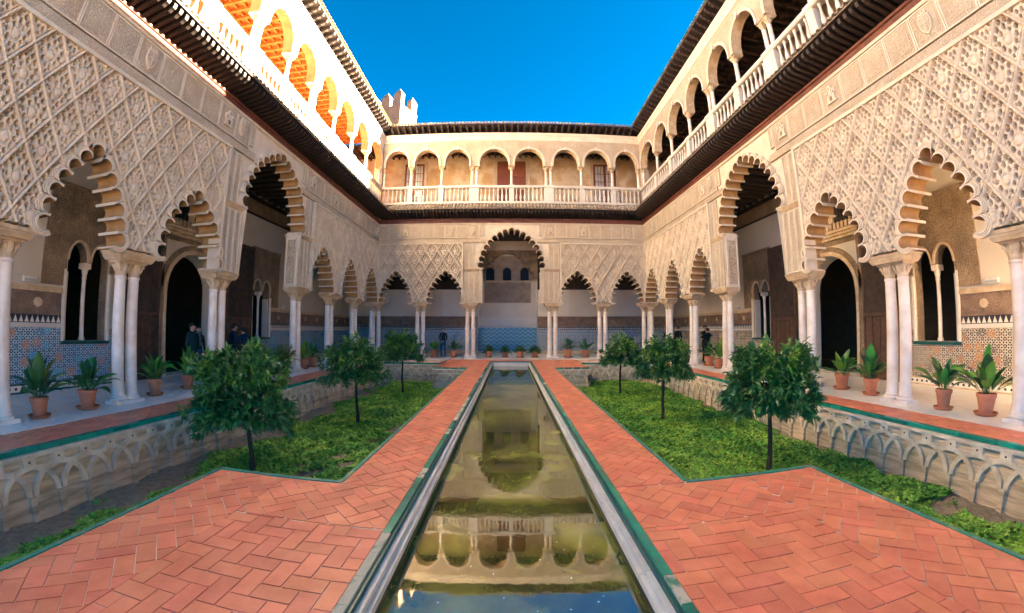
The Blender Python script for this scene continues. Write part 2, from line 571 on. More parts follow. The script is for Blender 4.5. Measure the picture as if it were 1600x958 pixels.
class Lobed:
    """multifoil arch: lobes along a pointed curve of half width a and rise b, centred on u = 0, springing at z = zs"""

    def __init__(s, a, b, n, zs, rf=0.46, K=11):
        s.a, s.b, s.n, s.zs = a, b, n, zs
        s.Rr = (a * a + b * b) / (2 * a)
        phi = math.acos((s.Rr - a) / s.Rr)
        half = s.Rr * phi
        L = 2 * half / n
        s.lobes = []
        for i in range(n):
            d = (i + .5) * L
            left = d <= half
            if not left:
                d = 2 * half - d
            an = PI - d / s.Rr
            x, z = s.Rr - a + s.Rr * math.cos(an), s.Rr * math.sin(an)
            nx, nz = math.cos(an), math.sin(an)
            tx, tz = nz, -nx
            if not left:
                x, nx, tz = -x, -nx, -tz
            if i == n // 2:
                x, nx, nz, tx, tz = 0.0, 0.0, 1.0, 1.0, 0.0
            s.lobes.append((x, z + zs, tx, tz, nx, nz))
        s.L = min(math.hypot(s.lobes[i][0] - s.lobes[i + 1][0], s.lobes[i][1] - s.lobes[i + 1][1]) for i in range(n - 1))
        s.r = rf * s.L
        s.K = K
        s.line, s.kind = [], []
        for lb in s.lobes:
            for k in range(K + 1):
                s.line.append(s.pt(lb, PI + DELTA - (PI + 2 * DELTA) * k / K, s.r))
                s.kind.append(1 if k < K else 0)

    def pt(s, lb, ph, r):
        x, z, tx, tz, nx, nz = lb
        return (x + r * (math.cos(ph) * tx + math.sin(ph) * nx), z + r * (math.cos(ph) * tz + math.sin(ph) * nz))

    def inside(s, x, z, grow=0.03):
        """numpy mask of points in the opening"""
        x, z = np.asarray(x), np.asarray(z)
        c = s.a - s.Rr
        m = (np.hypot(np.abs(x) - c, np.maximum(z - s.zs, 0)) < s.Rr)
        m |= (np.abs(x) < s.a) & (z <= s.zs)
        for lb in s.lobes:
            m |= np.hypot(x - lb[0], z - lb[1]) < s.r + grow
        return m

    def arch_mesh(s, zb, th=0.50, df=-0.145, ring=(0.034, 0.038, 0.068, 0.072, 0.104, 0.108), fr=(0.0, 0.03, 0.012, 0.04, 0.024, 0.055)):
        mb = MB()
        ln = [(s.line[0][0], zb)] + s.line + [(s.line[-1][0], zb)]
        kd = [0] + s.kind + [0]
        n = len(ln)
        vs = [(u, -.04 if k in (0, n - 1) and s.zs - zb > .5 else df, z) for k, (u, z) in enumerate(ln)] + [(u, th, z) for u, z in ln]
        for i in range(n - 1):
            q = (i, i + 1, n + i + 1, n + i)
            mb.add([vs[j] for j in q], [(0, 1, 2, 3)], kd[i])
        radii = [s.r, s.r] + [s.r + q for q in ring] + [s.r + ring[-1]]
        deps = [df, df] + [df + q for q in fr] + [0.0]
        K = s.K

        def arcrow(i, rad, dep):
            lb = s.lobes[i]

            def lim(j):
                if j < 0 or j >= s.n:
                    return -.75 if rad > s.r + 1e-6 else -DELTA
                h = math.hypot(lb[0] - s.lobes[j][0], lb[1] - s.lobes[j][1]) / 2
                return math.acos(h / rad) if rad > h else (-DELTA if rad <= s.r + 1e-6 else 0.0)
            p0, p1 = PI - lim(i - 1), lim(i + 1)
            return [(q[0], dep, q[1]) for q in (s.pt(lb, p0 + (p1 - p0) * k / K, rad) for k in range(K + 1))]
        for i in range(s.n):
            rows = [arcrow(i, rad, dep) for rad, dep in zip(radii[1:], deps[1:])]
            for a, b in zip(rows[:-1], rows[1:]):
                mb.add(a + b, [(k, K + 1 + k, K + 2 + k, k + 1) for k in range(K)], 0)
            if i + 1 < s.n:
                nx = arcrow(i + 1, s.r, df)
                mb.add([rows[0][-1], nx[0], rows[1][-1]], [(0, 1, 2)], 0)
        return mb


def bay_faces(mb, sL, sR, zb, zt, arch, c, d, flip, m=0):
    """wall face of one bay with the arch opening cut out"""
    if arch is None:
        poly = [(sL, zb), (sL, zt), (sR, zt), (sR, zb)]
    else:
        ln = [(u + c, z) for u, z in arch]
        poly = [(sL, zb), (sL, zt), (sR, zt), (sR, zb), (ln[-1][0], zb)] + ln[::-1] + [(ln[0][0], zb)]
    tr = tessellate_polygon([[Vector((u, v, 0)) for u, v in poly]])
    vs = [(u, d, v) for u, v in poly]
    fs = []
    for t in tr:
        a, b, cc = (poly[i] for i in t)
        ar = (b[0] - a[0]) * (cc[1] - a[1]) - (cc[0] - a[0]) * (b[1] - a[1])
        if abs(ar) > 1e-9:
            fs.append(tuple(t) if (ar > 0) != flip else tuple(reversed(t)))
    mb.add(vs, fs, m)


# ------------------------------------------------------------------ lattice pieces (sebka)
LW, LH = 0.355, 0.565      # half width and half height of a lozenge


def lozenge_grid(N=48):
    a = np.linspace(0, 1, N + 1)
    Agr, Bgr = np.meshgrid(a, a, indexing='ij')
    x = (Agr - Bgr) * LW
    z = (Agr + Bgr - 1) * LH
    da, db = np.minimum(Agr, 1 - Agr), np.minimum(Bgr, 1 - Bgr)
    m = np.minimum(da, db)
    along = np.where(da < db, Bgr, Agr)
    d = np.full_like(x, -0.084)
    # carved foliage: shallow leaf swells with drilled eyes between them
    rad = np.hypot(x / 0.8, z + 0.06)
    ang = np.arctan2(z + 0.06, x / 0.8)
    d -= 0.026 * np.sqrt(np.clip(1 - (rad / 0.085) ** 2, 0, 1))
    d += 0.016 * ((rad > 0.085) & (rad < 0.115))
    d -= 0.010 * np.maximum(0, np.cos(7 * ang)) * np.exp(-((rad - 0.165) / 0.04) ** 2)
    d += 0.014 * (np.abs(np.hypot(x, z - 0.22) - 0.105) < 0.014)
    d += 0.012 * (np.abs(np.hypot(np.abs(x) - 0.15, z - 0.03) - 0.075) < 0.012)
    eyes = [(0, .405, .027), (-.058, .318, .041), (.066, .305, .037), (-.136, .205, .042), (.138, .222, .036), (.004, .205, .039),
            (-.212, .078, .037), (.206, .090, .034), (-.082, .098, .031), (.088, .104, .028), (-.176, -.052, .031), (.172, -.040, .036),
            (-.122, -.176, .036), (.126, -.160, .031), (-.042, -.268, .028), (.054, -.280, .033), (-.002, -.378, .025), (-.236, -.035, .018), (.232, -.10, .020)]
    for ex, ez, er in eyes:
        q = np.hypot((x - ex) * 1.15, (z - ez) * 0.8)
        d = np.where(q < er * 1.15, 0.24, d)
    groove = (m > 0.044) & (m < 0.072)
    d = np.where(groove, -0.030, d)
    w = 0.034 + 0.007 * np.sin(2 * PI * 8 * along)
    d = np.where(m < w, -0.112 - 0.012 * np.cos(np.clip(m / 0.05, 0, 1) * PI / 2) - .006 * np.cos(2 * PI * 8 * along), d)
    V = np.stack([x, d, z], -1).reshape(-1, 3)
    idx = np.arange((N + 1) ** 2).reshape(N + 1, N + 1)
    Fq = np.stack([idx[:-1, :-1], idx[1:, :-1], idx[1:, 1:], idx[:-1, 1:]], -1).reshape(-1, 4)
    return V, Fq


LOZ_V, LOZ_F = lozenge_grid()
LOZ_C = LOZ_V[LOZ_F].mean(1)
LOZ_MESH = mesh_np('lozenge', LOZ_V, LOZ_F, ['stucco'])
LOZ_CACHE = {}


def pieces(keep):
    """split a mask of lozenge faces into connected pieces big enough to see"""
    N = int(round(math.sqrt(len(keep))))
    g = keep.reshape(N, N).copy()
    out = []
    while g.any():
        st = [tuple(int(q[0]) for q in np.nonzero(g))]
        g[st[0]] = False
        got = []
        while st:
            i, j = st.pop()
            got.append(i * N + j)
            for a, c in ((i + 1, j), (i - 1, j), (i, j + 1), (i, j - 1)):
                if 0 <= a < N and 0 <= c < N and g[a, c]:
                    g[a, c] = False
                    st.append((a, c))
        if len(got) >= 30:
            m = np.zeros(N * N, bool)
            m[got] = True
            out.append(m)
    return out


def sebka(root, x0, p0, p1, z0, z1, arches):
    """lattice of lozenges between p0..p1, z0..z1; x0 = a lozenge centre column at height 5.2; arches = [(centre, Lobed)]"""
    nj0, nj1 = int(math.floor((z0 - 5.2) / LH)) - 1, int(math.ceil((z1 - 5.2) / LH)) + 1
    ni0, ni1 = int(math.floor((p0 - x0) / LW)) - 1, int(math.ceil((p1 - x0) / LW)) + 1
    for j in range(nj0, nj1 + 1):
        for i in range(ni0, ni1 + 1):
            if (i + j) % 2:
                continue
            cx, cz = x0 + i * LW, 5.2 + j * LH
            X, Z = LOZ_C[:, 0] + cx, LOZ_C[:, 2] + cz
            keep = (X > p0) & (X < p1) & (Z > z0) & (Z < z1)
            for c, ar in arches:
                keep &= ~ar.inside(X - c, Z, 0.05)
            k = int(keep.sum())
            if k == 0:
                continue
            if k == len(keep):
                link('lozenge', LOZ_MESH, root, (cx, 0, cz))
                continue
            for keep in pieces(keep):
                key = (round(cx - x0, 3), round(cz, 3), keep.tobytes())
                me = LOZ_CACHE.get(key)
                if me is None:
                    fs = LOZ_F[keep]
                    u, inv = np.unique(fs, return_inverse=True)
                    me = mesh_np('lozenge', LOZ_V[u], inv.reshape(fs.shape), ['stucco'])
                    LOZ_CACHE[key] = me
                link('lozenge', me, root, (cx, 0, cz))


# ------------------------------------------------------------------ shared column meshes
def column_meshes(h, r, hc, prefix):
    sh = MB()
    sh.lathe([(r * 1.06, 0.17), (r * 1.04, 0.24), (r, 0.32), (r * 1.0, h * .45), (r * .90, h - .06), (r * .99, h - .05), (r * 1.04, h - .03), (r * .98, h)], 16)
    bs = MB()
    bs.box(-r * 1.55, r * 1.55, -r * 1.55, r * 1.55, 0.0, 0.07)
    bs.lathe([(r * 1.42, .07), (r * 1.5, .09), (r * 1.42, .115), (r * 1.2, .125), (r * 1.14, .14), (r * 1.24, .155), (r * 1.2, .175), (r * 1.05, .185)], 16)
    cp = MB()
    cp.lathe([(r * .92, 0), (r * 1.0, hc * .25), (r * 1.05, hc * .5), (r * 1.3, hc * .8), (r * 1.4, hc * .86)], 14)
    for k in range(8):                                   # curled leaves and corner volutes
        a = PI / 4 * k
        big = k % 2 == 1
        rr = r * (1.62 if big else 1.3)
        ca, sa = math.cos(a), math.sin(a)
        cp.tube([(r * .95 * ca, r * .95 * sa, hc * .30), (r * 1.22 * ca, r * 1.22 * sa, hc * .58), (rr * ca, rr * sa, hc * .80), (rr * 1.03 * ca, rr * 1.03 * sa, hc * .64)],
                [r * .20, r * .26, r * .22, r * .13], 6)
    cp.frustum((0, 0), (r * 1.4, r * 1.4), (r * 1.55, r * 1.55), hc * .86, hc)
    return (sh.mesh(prefix + '_shaft', ['column_marble'], 40), bs.mesh(prefix + '_base', ['column_marble'], 40), cp.mesh(prefix + '_capital', ['impost'], 50))


COLM = column_meshes(2.72, 0.128, 0.32, 'column')
UPCOL = column_meshes(0.98, 0.082, 0.26, 'slim_column')


def column(root, s, d, z, ms, h, name='column'):
    o = link(name, ms[0], root, (s, d, z))
    link('base', ms[1], o)
    link('capital', ms[2], o, (0, 0, h))
    return o


def impost_mesh(hs, hd, h):
    mb = MB()
    mb.frustum((0, 0), (hs * .80, hd * .80), (hs * .90, hd * .9), 0, h * .35)
    mb.frustum((0, 0), (hs * .90, hd * .9), (hs * .94, hd * .94), h * .38, h * .62)
    mb.frustum((0, 0), (hs * .93, hd * .93), (hs * 1.0, hd * 1.0), h * .66, h)
    mb.box(-hs * .85, hs * .85, -hd * .85, hd * .85, h * .3, h * .7)
    return mb.mesh('impost', ['impost'])


IMP = impost_mesh(0.52, 0.33, 0.19)
IMP_PIER = impost_mesh(0.52, 0.36, 0.19)
IMP_HIGH = impost_mesh(0.52, 0.38, 0.15)

# rafter of the lower eave, projecting 0.74 m and rising towards its carved tip
_mb = MB()
_prof = [(0.02, 8.325), (-0.50, 8.44), (-0.60, 8.455), (-0.66, 8.50), (-0.72, 8.53), (-0.74, 8.60), (-0.74, 8.655), (0.02, 8.475)]
_mb.prism(_prof, lambda u, v, w: (w, u, v), -0.045, 0.045, 0)
RAFTER = _mb.mesh('rafter', ['wood_dark'])
RAFTERS = {}


def rafter_mesh(e):
    """rafter cut short where the two eaves meet in the corner"""
    e = round(min(e, 0.74), 2)
    if e >= 0.74:
        return RAFTER
    if e not in RAFTERS:
        mb = MB()
        t = e / 0.74
        mb.prism([(0.02, 8.325), (-e, 8.325 + .165 * t), (-e, 8.475 + .18 * t), (0.02, 8.475)], lambda u, v, w: (w, u, v), -0.045, 0.045, 0)
        RAFTERS[e] = mb.mesh('rafter', ['wood_dark'])
    return RAFTERS[e]


def barrel_tile(length, rise, r, mats, thick=0.018, n=7):
    mb = MB()
    vs = []
    for k in range(2):
        for rr in (r, r - thick):
            for i in range(n + 1):
                a = PI * i / n
                q = 1.0 if k == 0 else 0.85
                vs.append((-math.cos(a) * rr * q, k * length, k * rise + math.sin(a) * rr * q))
    m = n + 1
    for i in range(n):
        mb.add([], [])
        mb.f += [(i, i + 1, 2 * m + i + 1, 2 * m + i), (m + i, 3 * m + i, 3 * m + i + 1, m + i + 1), (i, m + i, m + i + 1, i + 1)]
        mb.m += [0, 0, 0]
    mb.v = vs
    return mb.mesh('roof_tile', mats, 60)


TILE_LOW = barrel_tile(0.42, 0.27, 0.083, ['eave_tile'])
TILE_UP = {k: barrel_tile(0.42, 0.18, 0.085, [k]) for k in ('roof_tile', 'roof_tile_green')}

# turned balusters
_mb = MB()
_mb.lathe([(.055, 0), (.055, .06), (.04, .075), (.06, .16), (.078, .27), (.066, .38), (.038, .52), (.032, .60), (.04, .63), (.032, .655), (.04, .76), (.055, .80), (.055, .86)], 10)
BALUSTER = _mb.mesh('baluster', ['upper_white'], 50)
_mb = MB()
_mb.box(-.15, .15, -.13, .13, 0, .93)
_mb.frustum((0, 0), (.15, .13), (.18, .16), .93, .97)
_mb.box(-.18, .18, -.16, .16, .97, 1.05)
POST1 = _mb.mesh('rail_post', ['upper_white'])
_mb = MB()
_mb.box(-.29, .29, -.13, .13, 0, .93)
_mb.frustum((0, 0), (.29, .13), (.32, .16), .93, .97)
_mb.box(-.32, .32, -.16, .16, .97, 1.05)
POST2 = _mb.mesh('rail_post', ['upper_white'])
# carved bracket under the top roof
_mb = MB()
_mb.prism([(0.0, 13.98), (-.16, 14.0), (-.24, 14.06), (-.34, 14.07), (-.42, 14.14), (-.50, 14.16), (-.52, 14.28), (0, 14.20)], lambda u, v, w: (w, u, v), -.055, .055)
BRACKET = _mb.mesh('roof_bracket', ['wood_dark'])

# upper round arch, half span 0.92, springing at 11.72
UA_R, UA_S, UA_C = 0.915, 11.72, 11.94
UPLINE = [(-UA_R, UA_S)] + [(-UA_R * math.cos(PI * k / 18), UA_C + 1.0 * UA_R * math.sin(PI * k / 18)) for k in range(19)] + [(UA_R, UA_S)]


def up_arch_mesh(white, half):
    mb = MB()
    k = half / UA_R
    ln = [(u * k, z) for u, z in UPLINE]
    vs = [(u, -0.05, z) for u, z in ln] + [(u, .38, z) for u, z in ln]
    n = len(ln)
    mb.add(vs, [(i, i + 1, n + i + 1, n + i) for i in range(n - 1)], 1)
    for off0, off1, dp, dp2 in ((0, .055, -.05, -.05), (.055, .06, -.05, -.07), (.06, .115, -.07, -.07), (.115, .12, -.07, 0)):
        def row(off, d):
            out = []
            for i, (u, z) in enumerate(ln):
                if i == 0 or i == n - 1:
                    out.append((u + math.copysign(off, u), d, z))
                else:
                    a = PI * (i - 1) / 18
                    out.append((u - math.cos(a) * off, d, z + math.sin(a) * off))
            return out
        a, b = row(off0, dp), row(off1, dp2)
        mb.add(a + b, [(i, n + i, n + i + 1, i + 1) for i in range(n - 1)], 0)
    return mb.mesh('upper_arch', ['upper_white' if white else 'stucco_smooth', 'soffit_shade' if white else 'impost'])  # white arches get their soffit shade as colour


_mb = MB()
_mb.prism([(-.05, 0), (.05, 0), (.065, .18), (.0, .22), (-.065, .18)], lambda u, v, w: (u, w, v), -.14, 0.0)
KEYSTONE = _mb.mesh('keystone', ['upper_white'])


def mitred(root, name, mats, prof, S0, S1, mi0, mi1, mi=0):
    """moulding along s from S0 to S1 with profile points (d, z); ends mitred where mi0/mi1 is set (court corner)"""
    mb = MB()
    k = len(prof)
    vs = [((S0 - d * mi0 if mi0 else S0), d, z) for d, z in prof] + [((S1 + d * mi1 if mi1 else S1), d, z) for d, z in prof]
    mb.add(vs, [(i, k + i, k + (i + 1) % k, (i + 1) % k) for i in range(k)])
    tr = tessellate_polygon([[Vector((d, z, 0)) for d, z in prof]])
    mb.add(vs[:k], [tuple(t) for t in tr])
    mb.add(vs[k:], [tuple(reversed(t)) for t in tr])
    return mb.build(name, mats, root)


def frieze_meshes(w):
    mb = MB()
    h = .82
    mb.box(-w / 2, w / 2, -.065, 0, 0, h, 0)
    for x0, x1, z0, z1 in ((-w / 2, w / 2, 0, .035), (-w / 2, w / 2, h - .035, h), (-w / 2, -w / 2 + .035, .035, h - .035), (w / 2 - .035, w / 2, .035, h - .035)):
        mb.box(x0, x1, -.079, -.066, z0, z1, 1)
    mb.box(-w / 2 + .10, w / 2 - .10, -.074, -.066, .12, h - .12, 0)
    return mb.mesh('frieze_panel', ['carved_fine', 'stucco_smooth'])


FRIEZE = {}


def relief_meshes():
    sh = MB()        # heraldic shield with a crown
    out = [(-.14, .30), (.14, .30), (.15, .10), (.10, -.06), (0, -.15), (-.10, -.06), (-.15, .10)]
    sh.prism(out, lambda u, v, w: (u, w, v), -.13, -.05, 0)
    inn = [(u * .8, .08 + (v - .08) * .8) for u, v in out]
    sh.prism(inn, lambda u, v, w: (u, w, v), -.145, -.125, 1)
    sh.box(-.012, .012, -.158, -.14, -.08, .26, 0)
    sh.box(-.11, .11, -.158, -.14, .09, .115, 0)
    sh.box(-.10, .10, -.13, -.05, .31, .36, 0)
    for x in (-.08, 0, .08):
        sh.frustum((x, -.09), (.022, .03), (.008, .01), .36, .43, 0)
    ca = MB()        # little castle: base, gate, three towers with battlements
    ca.box(-.17, .17, -.13, -.05, -.12, -.07, 0)
    ca.box(-.13, .13, -.13, -.05, -.07, .10, 0)
    ca.box(-.04, .04, -.138, -.128, -.07, .05, 1)
    for x, w, h in ((-.12, .045, .2), (0, .055, .32), (.12, .045, .2)):
        ca.box(x - w, x + w, -.14, -.05, .10, h, 0)
        for q in (-1, 0, 1):
            ca.box(x + q * w * .75 - .012, x + q * w * .75 + .012, -.14, -.05, h, h + .04, 0)
        ca.box(x - .012, x + .012, -.148, -.138, h - .09, h - .03, 1)
    return sh.mesh('shield', ['stucco_smooth', 'carved_fine']), ca.mesh('castle_relief', ['stucco_smooth', 'stucco_brown'])


SHIELD, CASTLE = relief_meshes()


def carved_panel(root, s0, s1, z0, z1, d=-.055, material='carved_fine', name='carved_panel', rim=.035):
    mb = MB()
    mb.box(s0, s1, d, 0, z0, z1, 0)
    for a, b, c, e in ((s0, s1, z0, z0 + rim), (s0, s1, z1 - rim, z1), (s0, s0 + rim, z0 + rim, z1 - rim), (s1 - rim, s1, z0 + rim, z1 - rim)):
        mb.box(a, b, d - .02, d - .001, c, e, 1)
    return mb.build(name, [material, 'stucco_smooth'], root)


# ------------------------------------------------------------------ one range of the palace round the court
ARCHES = {}


def lobed(a, b, n, zs):
    k = (round(a, 3), round(b, 3), n, round(zs, 3))
    if k not in ARCHES:
        ARCHES[k] = Lobed(*k)
    return ARCHES[k]


ZB, ZF0, ZF1 = 3.23, 7.09, 7.95


def build_wing(root, S0, S1, mi0, mi1, axes, big, ups, doubles, white, tile, bighalf, pier_w, roof=True):
    """axes: column-pair positions along s; big = index of the pair left of the wide arch"""
    # ---- lower arcade wall and arches
    wall = MB()
    zt = 8.03
    cuts = [S0] + list(axes[1:-1]) + [S1]
    panels, openings = [], []
    for i in range(len(axes) - 1):
        sL, sR = cuts[i], cuts[i + 1]
        if i == big:
            c, hw = (axes[i] + axes[i + 1]) / 2, bighalf
            L = lobed(hw - .03, 2.27, 17, 5.28)
        else:
            lo = axes[i] + (pier_w if i == big + 1 else .56)
            hi = axes[i + 1] - (pier_w if i == big - 1 else .56)
            if i == 0:
                lo = max(lo, S0 + .32)
            if i == len(axes) - 2:
                hi = min(hi, S1 - .32)
            c, hw = (lo + hi) / 2, (hi - lo) / 2
            L = lobed(hw - .02, 1.74, 13, 3.235)
        openings.append((c, hw, L, i == big))
        bay_faces(wall, sL, sR, ZB, zt, L.line, c, 0.0 if i == big else 0.26, False)
        bay_faces(wall, sL, sR, ZB, zt, L.line, c, 0.50, True)
        wall.box(sL, sR, 0.0005, .4995, zt - .02, zt - .001, 0)
        key = ('arch', id(L))
        if key not in ARCHES:
            ARCHES[key] = L.arch_mesh(ZB).mesh('arch', ['stucco_smooth', 'ochre'], 30)
        link('arch', ARCHES[key], root, (c, 0, 0))
    wall.build('arcade_wall', ['stucco_smooth'], root)
    # ---- lattice fields left and right of the wide arch
    fL, fR = axes[big] - pier_w - .03, axes[big + 1] + pier_w + .03
    fields = [(S0 + .12, fL, axes[big - 1], [o[:1] + o[2:3] for o in openings[:big]]),
              (fR, S1 - .12, axes[big + 2], [o[:1] + o[2:3] for o in openings[big + 1:]])]
    for p0, p1, x0, ar in fields:
        sebka(root, x0, p0, p1, ZB + .04, 6.78, ar)
        fr = MB()
        for a, b, c, e in ((p0 - .06, p1 + .06, 6.74, 6.82), (p0 - .07, p0 + .02, ZB + .02, 6.74), (p1 - .02, p1 + .07, ZB + .02, 6.74)):
            fr.box(a, b, -.138, 0.26, c, e, 0)
        fr.build('lattice_frame', ['stucco_smooth'], root)
    # ---- piers of the wide arch: carved panels, upper imposts, jamb panels and corner shafts
    for sg, ax in ((-1, axes[big]), (1, axes[big + 1])):
        a, b = (axes[big] - pier_w + .07, (axes[big] + axes[big + 1]) / 2 - bighalf - .02) if sg < 0 else ((axes[big] + axes[big + 1]) / 2 + bighalf + .02, axes[big + 1] + pier_w - .07)
        w3 = (b - a) / 3
        for k in range(3):
            carved_panel(root, a + w3 * k + .008, a + w3 * (k + 1) - .008, ZB + .02, 5.08)
            if k != (2 if sg < 0 else 0):
                carved_panel(root, a + w3 * k + .008, a + w3 * (k + 1) - .008, 5.26, 6.78)
        link('impost', IMP_HIGH, root, ((a + b) / 2, .25, 5.10))
        xj = abs(openings[big][2].line[0][0])
        js = (axes[big] + axes[big + 1]) / 2 + sg * xj
        jm = MB()
        q = (js - .02, js + .022) if sg < 0 else (js - .022, js + .02)
        jm.box(q[0], q[1], .09, .41, ZB + .12, 5.02, 0)
        jm.build('jamb_panel', ['carved_bold'], root)
        for dd in (.015, .465):
            cs = MB()
            cs.lathe([(.035, ZB + .02), (.035, ZB + .5), (.05, ZB + .52), (.05, ZB + .56), (.03, ZB + .6), (.03, 4.95), (.05, 5.0), (.05, 5.08)], 8, (js + (.012 if sg < 0 else -.012), dd))
            cs.build('corner_shaft', ['stucco_smooth'], root, smooth=40)
    # ---- frieze of inscription panels with shields and castles
    mitred(root, 'frieze_cornice', ['stucco_smooth'], [(0, 7.965), (-.07, 7.97), (-.10, 8.03), (0, 8.03)], S0, S1, mi0, mi1)
    cb = (axes[big] + axes[big + 1]) / 2
    fm = [(0, 6.83), (-.085, 6.84), (-.085, 7.06), (0, 7.07)]
    mitred(root, 'frieze_moulding', ['carved_fine'], fm, S0, cb - 1.52, mi0, 0)
    mitred(root, 'frieze_moulding', ['carved_fine'], fm, cb + 1.52, S1, 0, mi1)
    segs = [(S0 + .02, cb - 2.62), (cb + 2.62, S1 - .02)]
    for a, b in segs:
        n = max(1, round((b - a) / .72))
        w = (b - a) / n
        kk = round(w, 4)
        if kk not in FRIEZE:
            FRIEZE[kk] = frieze_meshes(w - .012)
        for i in range(n):
            link('frieze_panel', FRIEZE[kk], root, (a + w * (i + .5), 0, 7.11))
            if i % 4 == 2:
                link(*(('shield', SHIELD) if (i // 4) % 2 else ('castle_relief', CASTLE)), root, (a + w * (i + .5), 0.0, 7.42))
    for sg in (-1, 1):
        carved_panel(root, cb + sg * 2.34 - .26, cb + sg * 2.34 + .26, 7.11, 7.93, name='frieze_panel')
        link(*(('shield', SHIELD) if sg < 0 else ('castle_relief', CASTLE)), root, (cb + sg * 2.34, -.01, 7.45))
        for k in range(2):
            x = cb + sg * (1.62 + .25 * k + .12)
            if 2.07 - .25 * k > .3:
                carved_panel(root, x - .11, x + .11, 7.11 if k else 7.25, 7.93, name='frieze_panel')
    # ---- columns and imposts under the arcade
    for i, ax in enumerate(axes[1:-1]):
        link('impost', IMP, root, (ax, .25, 3.04))
        for q in (-.175, .175):
            column(root, ax + q, .26, 0, COLM, 2.72)
    # ---- lower eave
    S0e, S1e = S0, S1
    mitred(root, 'eave_board', ['wood_red'], [(0, 8.035), (-.05, 8.04), (-.06, 8.17), (-.035, 8.18), (-.035, 8.22), (-.075, 8.24), (-.075, 8.31), (0, 8.31)], S0, S1, mi0, mi1)
    mitred(root, 'eave_soffit', ['wood_dark'], [(.3, 8.42), (-.80, 8.675), (-.80, 8.70), (.3, 8.45)], S0, S1, mi0, mi1)
    mitred(root, 'eave_bed', ['eave_tile'], [(.1, 9.26), (-.80, 8.72), (-.80, 8.704), (.1, 8.6)], S0, S1, mi0, mi1)
    n = int((S1 - S0) / .2)
    st = (S1 - S0) / n
    for i in range(n):
        s = S0 + st * (i + .5)
        e = .76
        if mi0:
            e = min(e, s - S0 - .06)
        if mi1:
            e = min(e, S1 - s - .06)
        if e > .12:
            link('rafter', rafter_mesh(e), root, (s, 0, 0))
        # two tiles up the slope
        d0 = -.855
        for k in range(2):
            d = d0 + k * .37
            lim = -d - .1
            if (mi0 and s - S0 < lim) or (mi1 and S1 - s < lim):
                continue
            link('eave_tile', TILE_LOW, root, (s, d, 8.715 + (d - d0) * .60))
    # ---- balustrade
    mitred(root, 'balustrade_base', ['upper_white'], [(.22, 9.24), (-.17, 9.24), (-.17, 9.34), (-.13, 9.38), (.22, 9.38)], S0, S1, mi0, mi1)
    hr = mitred(root, 'handrail', ['upper_white'], [(.16, 10.24), (-.11, 10.24), (-.15, 10.28), (-.15, 10.36), (-.12, 10.40), (.16, 10.40)], S0, S1, mi0, mi1)
    edges = [S0] + list(ups) + [S1]
    for ax in ups:
        link('rail_post', POST2 if ax in doubles else POST1, root, (ax, .03, 9.38))
    for a, b in zip(edges[:-1], edges[1:]):
        lo = a + (.32 if a in doubles else .18 if a in ups else .1)
        hi = b - (.32 if b in doubles else .18 if b in ups else .1)
        k = max(1, round((hi - lo) / .27))
        for i in range(k):
            link('baluster', BALUSTER, root, (lo + (hi - lo) * (i + .5) / k, .02, 9.38))
    # ---- upper arcade
    wall = MB()
    um = 'upper_white' if white else 'upper_cream'
    for a, b in zip(edges[:-1], edges[1:]):
        c = (a + b) / 2
        lo = a + (.32 if a in doubles else .2)
        hi = b - (.32 if b in doubles else .2)
        if a == S0:
            lo = a + .22
        if b == S1:
            hi = b - .22
        c, half = (lo + hi) / 2, (hi - lo) / 2
        if half < .35:
            bay_faces(wall, a, b, UA_S, 13.95, None, 0, 0, False)
            continue
        ln = [(u * half / UA_R, z) for u, z in UPLINE]
        bay_faces(wall, a, b, UA_S, 13.95, ln, c, 0.0, False)
        bay_faces(wall, a, b, UA_S, 13.95, ln, c, .38, True)
        key = ('up', white, round(half, 3))
        if key not in ARCHES:
            ARCHES[key] = up_arch_mesh(white, half)
        link('upper_arch', ARCHES[key], root, (c, 0, 0))
        link('keystone', KEYSTONE, root, (c, 0, 12.80))
    wall.build('upper_wall', [um], root)
    ih = MB()
    for ax in ups:
        hw = .33 if ax in doubles else .2
        im = MB()
        im.frustum((0, 0), (hw * .8, .13), (hw, .2), 0, .06)
        im.box(-hw, hw, -.07 + .0, .2, .061, .1)
        im.build('impost', ['upper_white' if white else 'impost'], root, (ax, .19, UA_S - .1))
        for q in ((-.15, .15) if ax in doubles else (0,)):
            column(root, ax + q, .12, 10.40, UPCOL, .98, 'upper_column')
    mitred(root, 'upper_cornice', ['upper_white' if white else 'stucco_smooth'], [(0, 13.42), (-.04, 13.43), (-.05, 13.5), (-.03, 13.52), (-.03, 13.75), (-.07, 13.8), (-.09, 13.95), (0, 13.95)], S0, S1, mi0, mi1)
    # ---- top roof
    mitred(root, 'roof_soffit', ['wood_dark'], [(.3, 14.15), (-.56, 14.30), (-.56, 14.33), (.3, 14.18)], S0, S1, mi0, mi1)
    if roof:
        mitred(root, 'roof_bed', ['roof_tile'], [(4.2, 16.2), (-.57, 14.36), (-.57, 14.335), (4.2, 15.9)], S0, S1, mi0, mi1)
    n = int((S1 - S0) / .39)
    st = (S1 - S0) / n
    for i in range(n):
        s = S0 + st * (i + .5)
        if (mi0 and s - S0 < .5) or (mi1 and S1 - s < .5):
            continue
        link('roof_bracket', BRACKET, root, (s, 0, 0))
    n = int((S1 - S0) / .2)
    st = (S1 - S0) / n
    for i in range(n):
        s = S0 + st * (i + .5)
        if (mi0 and s - S0 < .56) or (mi1 and S1 - s < .56):
            continue
        link('roof_tile', TILE_UP[tile], root, (s, -.62, 14.38))
    return openings, cb


YC = 11.76                       # middle of the court along Y
WX, DY = 8.15, 22.5              # court faces of the side and far ranges

